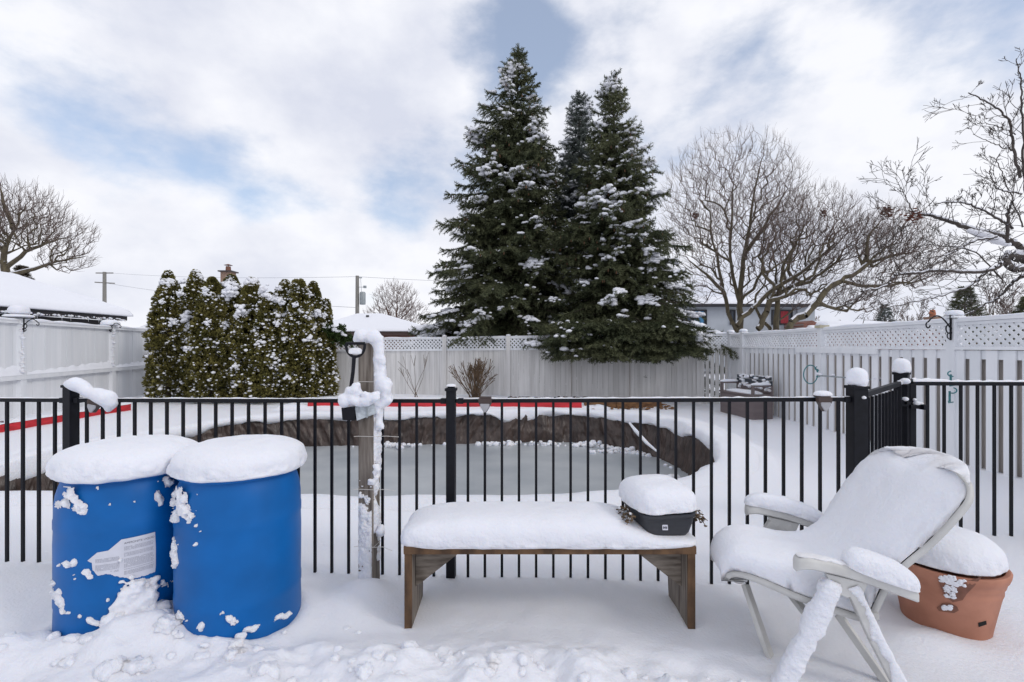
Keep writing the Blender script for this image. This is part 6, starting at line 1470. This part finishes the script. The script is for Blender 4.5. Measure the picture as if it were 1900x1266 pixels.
# shrubs in front of the back fence
def shrub(X, Y, H, label, n_, seed, sp=.55, m=M_DRIED, r_=.006, red=False):
    rg_ = np.random.default_rng(seed); root = empty('bare_shrub', (X, Y, 0), label, 'shrub'); S = []; z = gz(X, Y)
    for k in range(n_):
        d = np.array([rg_.normal(0, sp), rg_.normal(0, sp * .6), 1.0]); d /= np.linalg.norm(d); grow(S, rg_, np.array([X + rg_.normal(0, .08), Y, z - .02]), d, H * rg_.uniform(.6, .95), r_ * 1.5, 1, 2, up=.03, spread=.4, wig=.09, shrink=.4, rmin=r_)
    v, f = segs_mesh(np.array(S)[:, :8], 4); mesh_np('stems', v, f, m, root); return root
shrub(-.98, 12.9, .84, 'dense round bare shrub standing against the white back fence', 58, 3, sp=.40, m=mat('tan_twigs', (.13, .085, .05), .85, var=.3, vscale=5), r_=.0065)
shrub(-2.65, 13.0, .95, 'few thin bare stems in front of the back fence left of the round shrub', 6, 4, sp=.40, r_=.0042)
cs_ = [(rng.uniform(-.1, 2.0), rng.uniform(11.9, 12.9), 0) for _ in range(240)]; cs_ = [(x, y, gz(x, y) + .01) for x, y, _ in cs_]
v, f = blobs(cs_, rng.uniform(.015, .05, 240), flat=.4, sub=1, noise=.7); tag(mesh_np('leaf_litter', v, f, M_LITTER), 'brown dead leaves and stalks lying on the back bed under the fence', 'dead leaves', kind='stuff')
cs_ = [(x, y, gz(x, y) + .02) for x, y in [(rng.uniform(1.7, 3.8), rng.uniform(11.1, 12.0)) for _ in range(150)]]
v, f = blobs(cs_, rng.uniform(.015, .06, 150), flat=.35, sub=1, noise=.7); tag(mesh_np('bark_debris', v, f, M_BROWNB), 'orange-brown rotten bark scattered beside the brown edging', 'bark', kind='stuff')

# ------------------------------------------------------------------ houses beyond the fences
def gable(mb, corners, z): pass
# dark garage on the left
g = empty('garage', (-19, 17, 0), 'dark garage with a thick snowy roof behind the left fence', 'garage')
ex, ez = -16.1, 2.72; rx, rz = -19.4, 4.02; gy0, gy1 = 4.0, 20.3
MB().box(((ex - .35 - 22.7) / 2 , (gy0 + gy1 - .5) / 2, 1.25), (22.7 - 16.1 - .7 + .35 - .0, gy1 - gy0 - .5, 2.5)).build('wall', M_GARAGE, g)
mb = MB(); mb.box((ex - .03, (gy0 + gy1) / 2, ez - .10), (.04, gy1 - gy0, .17)); mb.box((ex - .25, (gy0 + gy1) / 2, ez - .18), (.45, gy1 - gy0, .02)); mb.box((ex - .2, gy1 - .02, ez - .1), (.4, .03, .17)); mb.build('fascia', M_GARAGE, g)
def roofsnow(eL, eR, rl, zE, zR, th, name, parent, seed, nx_=40, ny_=60, y0=0, y1=1, hip=0.0, over=.06):
    """snow blanket over a gable roof with ridge along y"""
    V, Fc = [], []; xs_ = np.linspace(eL, eR, nx_)
    U, W_ = np.meshgrid(np.linspace(0, 1, nx_), np.linspace(0, 1, ny_)); X_ = eL + (eR - eL) * U; Y_ = y0 + (y1 - y0) * W_
    slope = np.where(X_ < rl, (X_ - eL) / (rl - eL), (eR - X_) / (eR - rl)); hipf = np.minimum(1, np.minimum((W_) * (y1 - y0), (1 - W_) * (y1 - y0)) / max(hip, 1e-3)) if hip > 0 else 1
    hgt = np.minimum(slope, hipf) if hip > 0 else slope
    Zb = zE + (zR - zE) * hgt; edge_ = np.minimum(np.minimum(U, 1 - U) * abs(eR - eL), np.minimum(W_, 1 - W_) * (y1 - y0)); rnd = np.sqrt(np.clip(edge_ / .18, 0, 1)); nz = fbm(np.stack([X_.ravel() * .9, Y_.ravel() * .9, X_.ravel() * 0], 1), 4, seed).reshape(X_.shape)
    Zt = Zb + th * (.25 + .75 * rnd) * (1 + .5 * nz)
    top = np.stack([X_, Y_, Zt], -1).reshape(-1, 3); bot = np.stack([X_, Y_, Zb], -1).reshape(-1, 3); V = np.concatenate([top, bot]); I_ = np.arange(nx_ * ny_).reshape(ny_, nx_)
    Q1 = np.stack([I_[:-1, :-1], I_[:-1, 1:], I_[1:, 1:], I_[1:, :-1]], -1).reshape(-1, 4); o_ = nx_ * ny_; bd = np.concatenate([I_[0, :], I_[1:, -1], I_[-1, -2::-1], I_[-2:0:-1, 0]]); nb_ = np.roll(bd, -1)
    Q2 = np.stack([nb_, bd, bd + o_, nb_ + o_], 1); return mesh_np(name, V, [Q1, Q1[:, ::-1] + o_, Q2], M_SNOWF, parent, True)
roofsnow(-22.9, ex + .10, rx, ez - .01, rz, .26, 'roof_snow', g, 3, y0=gy0, y1=gy1 + .2, hip=1.6, nx_=60, ny_=140)
cs_ = [(ex - .0 + rng.normal(0, .02), y, ez - .17 + rng.normal(0, .02)) for y in np.arange(9, gy1, .10)]
v, f = blobs(cs_, rng.uniform(.03, .07, len(cs_)), flat=.7, sub=1, noise=.5); mesh_np('hanging_snow', v, f, M_SNOWR, g, True)
mb = MB()
for y in np.arange(10, 19.5, .55): yy = y + rng.uniform(-.2, .2); mb.lathe([(.012, 0), (.008, -.08), (.001, -rng.uniform(.12, .22))], (ex + .02, yy, ez - .16), n=5)
mb.build('icicle', M_SNOW, g, True)

# house with chimney behind the cedars
h1 = empty('house', (-19, 33, 0), 'house with a tan brick chimney hidden behind the cedars', 'house')
MB().box((-19, 33.5, .9), (8.5, 6, 2.6)).build('wall', M_BRICKT, h1)
roofsnow(-24, -14.6, -19.3, 2.15, 4.9, .22, 'roof_snow', h1, 5, y0=30.2, y1=37, hip=2.6)
cc = P(422, 505, 32.5)
ch_ = MB(); ch_.box((cc.x, 32.6, 5.3), (.66, .66, 2.24)); ch_.build('chimney', M_BRICKT, h1)
mb = MB(); mb.box((cc.x, 32.6, 6.46), (.90, .90, .08)); mb.build('chimney_cap', mat('dark_slab', (.06, .05, .05), .8), h1)
mb = MB(); mb.lathe([(.17, 6.5), (.15, 6.80), (.15, 6.82)], (cc.x, 32.6, 0), n=12); mb.lathe([(.27, 6.90), (.02, 6.99)], (cc.x, 32.6, 0), n=12); mb.bar((cc.x, 32.6, 6.8), (cc.x, 32.6, 6.95), .03, .03, up=(0, 1, 0)); mb.build('flue', mat('clay_flue', (.20, .09, .06), .8), h1, True)

# low house with hip roof left of the spruces
h2 = empty('house', (-6.5, 26, 0), 'low house with a snowy hip roof and brown eaves left of the spruces', 'house')
MB().box((-7.0, 28.5, 1.0), (6.0, 5.2, 2.2)).build('wall', M_BRICK, h2)
MB().box((-7.0, 28.1, 2.12), (6.8, 6.4, .18)).build('eaves', mat('brown_fascia', (.075, .045, .04), .7), h2)
def hip_snow(x0_, x1_, y0_, y1_, z0_, z1_, rx0, rx1, ry, th, parent, seed):
    n1_, n2_ = 70, 50; U, W_ = np.meshgrid(np.linspace(x0_, x1_, n1_), np.linspace(y0_, y1_, n2_))
    hL = np.clip((U - x0_) / (rx0 - x0_), 0, 1); hR = np.clip((x1_ - U) / (x1_ - rx1), 0, 1); hF = (W_ - y0_) / (ry - y0_); hB = (y1_ - W_) / (y1_ - ry); hh = np.minimum(np.minimum(hL, hR), np.minimum(hF, hB)); hh = np.clip(hh, 0, 1)
    e_ = np.minimum(np.minimum(U - x0_, x1_ - U), np.minimum(W_ - y0_, y1_ - W_)); nz = fbm(np.stack([U.ravel(), W_.ravel(), U.ravel() * 0], 1), 3, seed).reshape(U.shape)
    Zt = z0_ + (z1_ - z0_) * hh + th * (.3 + .7 * np.sqrt(np.clip(e_ / .2, 0, 1))) * (1 + .4 * nz); Zb = z0_ + (z1_ - z0_) * hh * .98
    I_ = np.arange(n1_ * n2_).reshape(n2_, n1_); Q1 = np.stack([I_[:-1, :-1], I_[:-1, 1:], I_[1:, 1:], I_[1:, :-1]], -1).reshape(-1, 4); o_ = n1_ * n2_; bd = np.concatenate([I_[0, :], I_[1:, -1], I_[-1, -2::-1], I_[-2:0:-1, 0]]); nb_ = np.roll(bd, -1)
    V = np.concatenate([np.stack([U, W_, Zt], -1).reshape(-1, 3), np.stack([U, W_, Zb], -1).reshape(-1, 3)]); return mesh_np('roof_snow', V, [Q1, Q1[:, ::-1] + o_, np.stack([nb_, bd, bd + o_, nb_ + o_], 1)], M_SNOWF, parent, True)
hip_snow(-10.5, -4.05, 24.8, 31.2, 2.22, 3.28, -8.9, -7.6, 28, .10, h2, 9)
MB().lathe([(.09, 3.0), (.09, 3.2)], (-8.1, 27.2, 0), n=8).build('roof_vent', mat('dark_metal', (.05, .05, .05), .6), h2)

# two-storey grey house behind the bare trees
h3 = empty('house', (14.7, 31, 0), 'pale grey two-storey house with dark window frames behind the bare trees', 'house')
hx0, hx1, hy = P(1248, 600, 30).x, P(1512, 600, 30).x, 30.0
MB().box(((hx0 + hx1) / 2, hy + 4, 1.9), (hx1 - hx0, 8, 4.0)).build('wall', M_STUCCO, h3)
MB().box(((hx0 + hx1) / 2, hy + 3.9, 3.96), (hx1 - hx0 + .5, 8.6, .14)).build('eaves', mat('black_gutter', (.02, .02, .025), .6), h3)
hip_snow(hx0 - .3, hx1 + .3, hy - .45, hy + 8.2, 4.04, 4.75, hx0 + 2.6, hx1 - 2.6, hy + 3.6, .16, h3, 12)
for wx0, wx1, wy0, wy1, cur, lb in ((1272, 1311, 575, 603, M_CURTB, 'window with a blue curtain'), (1431, 1470, 575, 603, M_CURTR, 'window with a red curtain'), (1354, 1364, 575, 603, None, 'narrow dark window')):
    a, b = P(wx0, wy1, hy), P(wx1, wy0, hy); cx_, cz_ = (a.x + b.x) / 2, (a.z + b.z) / 2; ww, hh = b.x - a.x, b.z - a.z
    fr = MB(); 
    for q, s_ in (((cx_ - ww / 2 + .04, hy - .04, cz_), (.08, .08, hh)), ((cx_ + ww / 2 - .04, hy - .04, cz_), (.08, .08, hh)), ((cx_, hy - .041, cz_ + hh / 2 - .04), (ww - .16, .078, .08)), ((cx_, hy - .041, cz_ - hh / 2 + .04), (ww - .16, .078, .08))) + ((((cx_ - ww * .12, hy - .04, cz_), (.07, .07, hh - .16)),) if ww > .6 else ()): fr.box(q, s_)
    wn = fr.build('window', mat('black_frame', (.012, .012, .016), .5), h3); wn['label'] = lb
    MB().box((cx_, hy - .012, cz_), (ww - .14, .02, hh - .14)).build('pane', M_GLASSD, wn)
    if cur is not None:
        mb = MB(); mb.box((cx_ + (ww * .14 if cur is M_CURTB else ww * .12), hy - .026, cz_), (ww * (.42 if cur is M_CURTB else .36), .006, hh - .18)); mb.build('curtain', cur, wn)
MB().tube([P(1478, 570, 29.9), P(1484, 625, 29.9)], .05, 6).build('downpipe', mat('grey_pipe', (.2, .21, .23), .6), h3)
# brick bungalow
h4 = empty('house', (21, 33, 0), 'brick bungalow with a long snowy roof above the right fence', 'house')
q0 = P(1491, 600, 28); q1 = P(1528, 600, 28)
MB().prism([(q0.x, 28, 0), (q1.x + .4, 28, 0), (q1.x + .4, 28, 2.45), (q0.x + .5, 28, 2.95), (q0.x, 28, 2.8)], None, (0, 7, 0)).build('wall', M_BRICK, h4)
MB().box((21.5, 31.5, 1.2), (7, 6.6, 2.2)).build('side_wall', M_BRICK, h4)
hip_snow(q0.x + .15, P(1716, 600, 29).x, 27.6, 35, 2.5, 2.98, q0.x + .7, P(1672, 600, 29).x - .4, 31, .12, h4, 17)
# house with orange chimney pot
h5 = empty('house', (30, 36, 0), 'distant house with a small orange chimney pot above the right fence', 'house')
MB().box((32.5, 38, .9), (9, 5, 2.2)).build('wall', M_BRICKT, h5); hip_snow(27.5, 38.5, 34.5, 41.5, 2.0, 3.1, 30, 36, 38, .14, h5, 19)
MB().box((P(1744, 600, 34).x, 34.6, 3.05), (.8, .6, 1.0)).build('chimney', M_BRICKT, h5); MB().lathe([(.17, 3.5), (.2, 3.8), (.15, 4.05)], (P(1744, 600, 34).x, 34.6, 0), n=12).build('chimney_pot', mat('orange_clay', (.45, .16, .08), .7), h5, True)
h6 = empty('house', (42, 38, 0), 'partly hidden house with a brown gable at the right edge beyond the fence', 'house')
MB().box((41.5, 37.5, 1.6), (6, 5, 3.2)).build('wall', M_BRICK, h6); hip_snow(38.3, 45, 34.8, 41, 3.1, 4.6, 41, 42.5, 38, .16, h6, 23)

# utility poles and wires
p1 = empty('utility_pole', P(664, 600, 30) * 1.0, 'wooden utility pole with a grey transformer above the low house roof', 'utility pole'); b = P(663, 512, 30); B0 = (b.x, 30, 0)
MB().tube([(b.x, 30, -.5), (b.x, 30, b.z)], [.15, .11], 10).build('pole', M_POLE, p1, True)
tx = b.x + .33; MB().lathe([(.0, 0), (.17, .02), (.18, .1), (.18, .72), (.14, .80), (.02, .82)], (tx, 30, P(0, 566, 30).z), n=16).build('transformer', M_METALG, p1, True)
mb = MB(); mb.bar((b.x, 30, P(0, 533, 30).z), (b.x + .42, 30, P(0, 533, 30).z), .03, .03); mb.lathe([(.10, -.07), (.10, .07)], (b.x + .5, 29.9, P(0, 533, 30).z), n=12); mb.box((b.x + .15, 30, b.z - .12), (.28, .06, .06)); mb.tube([(b.x + .2, 30, b.z - .1), (b.x + .28, 30, P(0, 552, 30).z)], .012, 5)
mb.build('crossarm', M_METALG, p1)
p2 = empty('utility_pole', P(193, 600, 48) * 1.0, 'distant utility pole with two crossarms behind the garage roof', 'utility pole'); b2 = P(194, 505, 48)
MB().tube([(b2.x, 48, -.5), (b2.x, 48, b2.z)], [.2, .15], 8).build('pole', M_POLE, p2, True)
mb = MB(); mb.bar((b2.x - .85, 48, b2.z - .1), (b2.x + .85, 48, b2.z - .1), .1, .1); mb.bar((b2.x - .95, 48, P(0, 524, 48).z), (b2.x + 1.0, 48, P(0, 526, 48).z), .1, .1)
mb.build('crossarm', M_POLE, p2)
def wire(a, b, sag, label, r_=.012):
    a, b = Vector(a), Vector(b); root = empty('power_line', a, label, 'power line', 'overhead power lines'); mb = MB(); mb.tube([a.lerp(b, t) + Vector((0, 0, -sag * 4 * t * (1 - t))) for t in np.linspace(0, 1, 24)], r_, 4); mb.build('wire', mat('grey_wire', (.14, .15, .17), .6), root)
wire((b2.x, 48, b2.z - .05), (b.x, 30, b.z - .05), .25, 'thin power line from the distant pole to the transformer pole', .008)
wire((b.x, 30, b.z - .05), (14, 33, 6.2), .4, 'thin power line running from the transformer pole behind the spruces', .008)
wire((b2.x, 48, P(0, 525, 48).z), (b.x, 30, P(0, 571, 30).z), .3, 'lower power line meeting the transformer pole below its tank', .010)
for o_ in bpy.data.objects:
    if o_.parent and o_.name.split('.')[0] in ('stuck_snow', 'snow_lumps', 'snow_patches', 'snow_flecks', 'dried_plant', 'dried_leaves', 'dead_leaves', 'buds', 'cones', 'small_print', 'hanging_snow', 'twigs', 'frozen_spray', 'snow_lump'): o_['kind'] = 'stuff'
print('objects', len(bpy.data.objects))
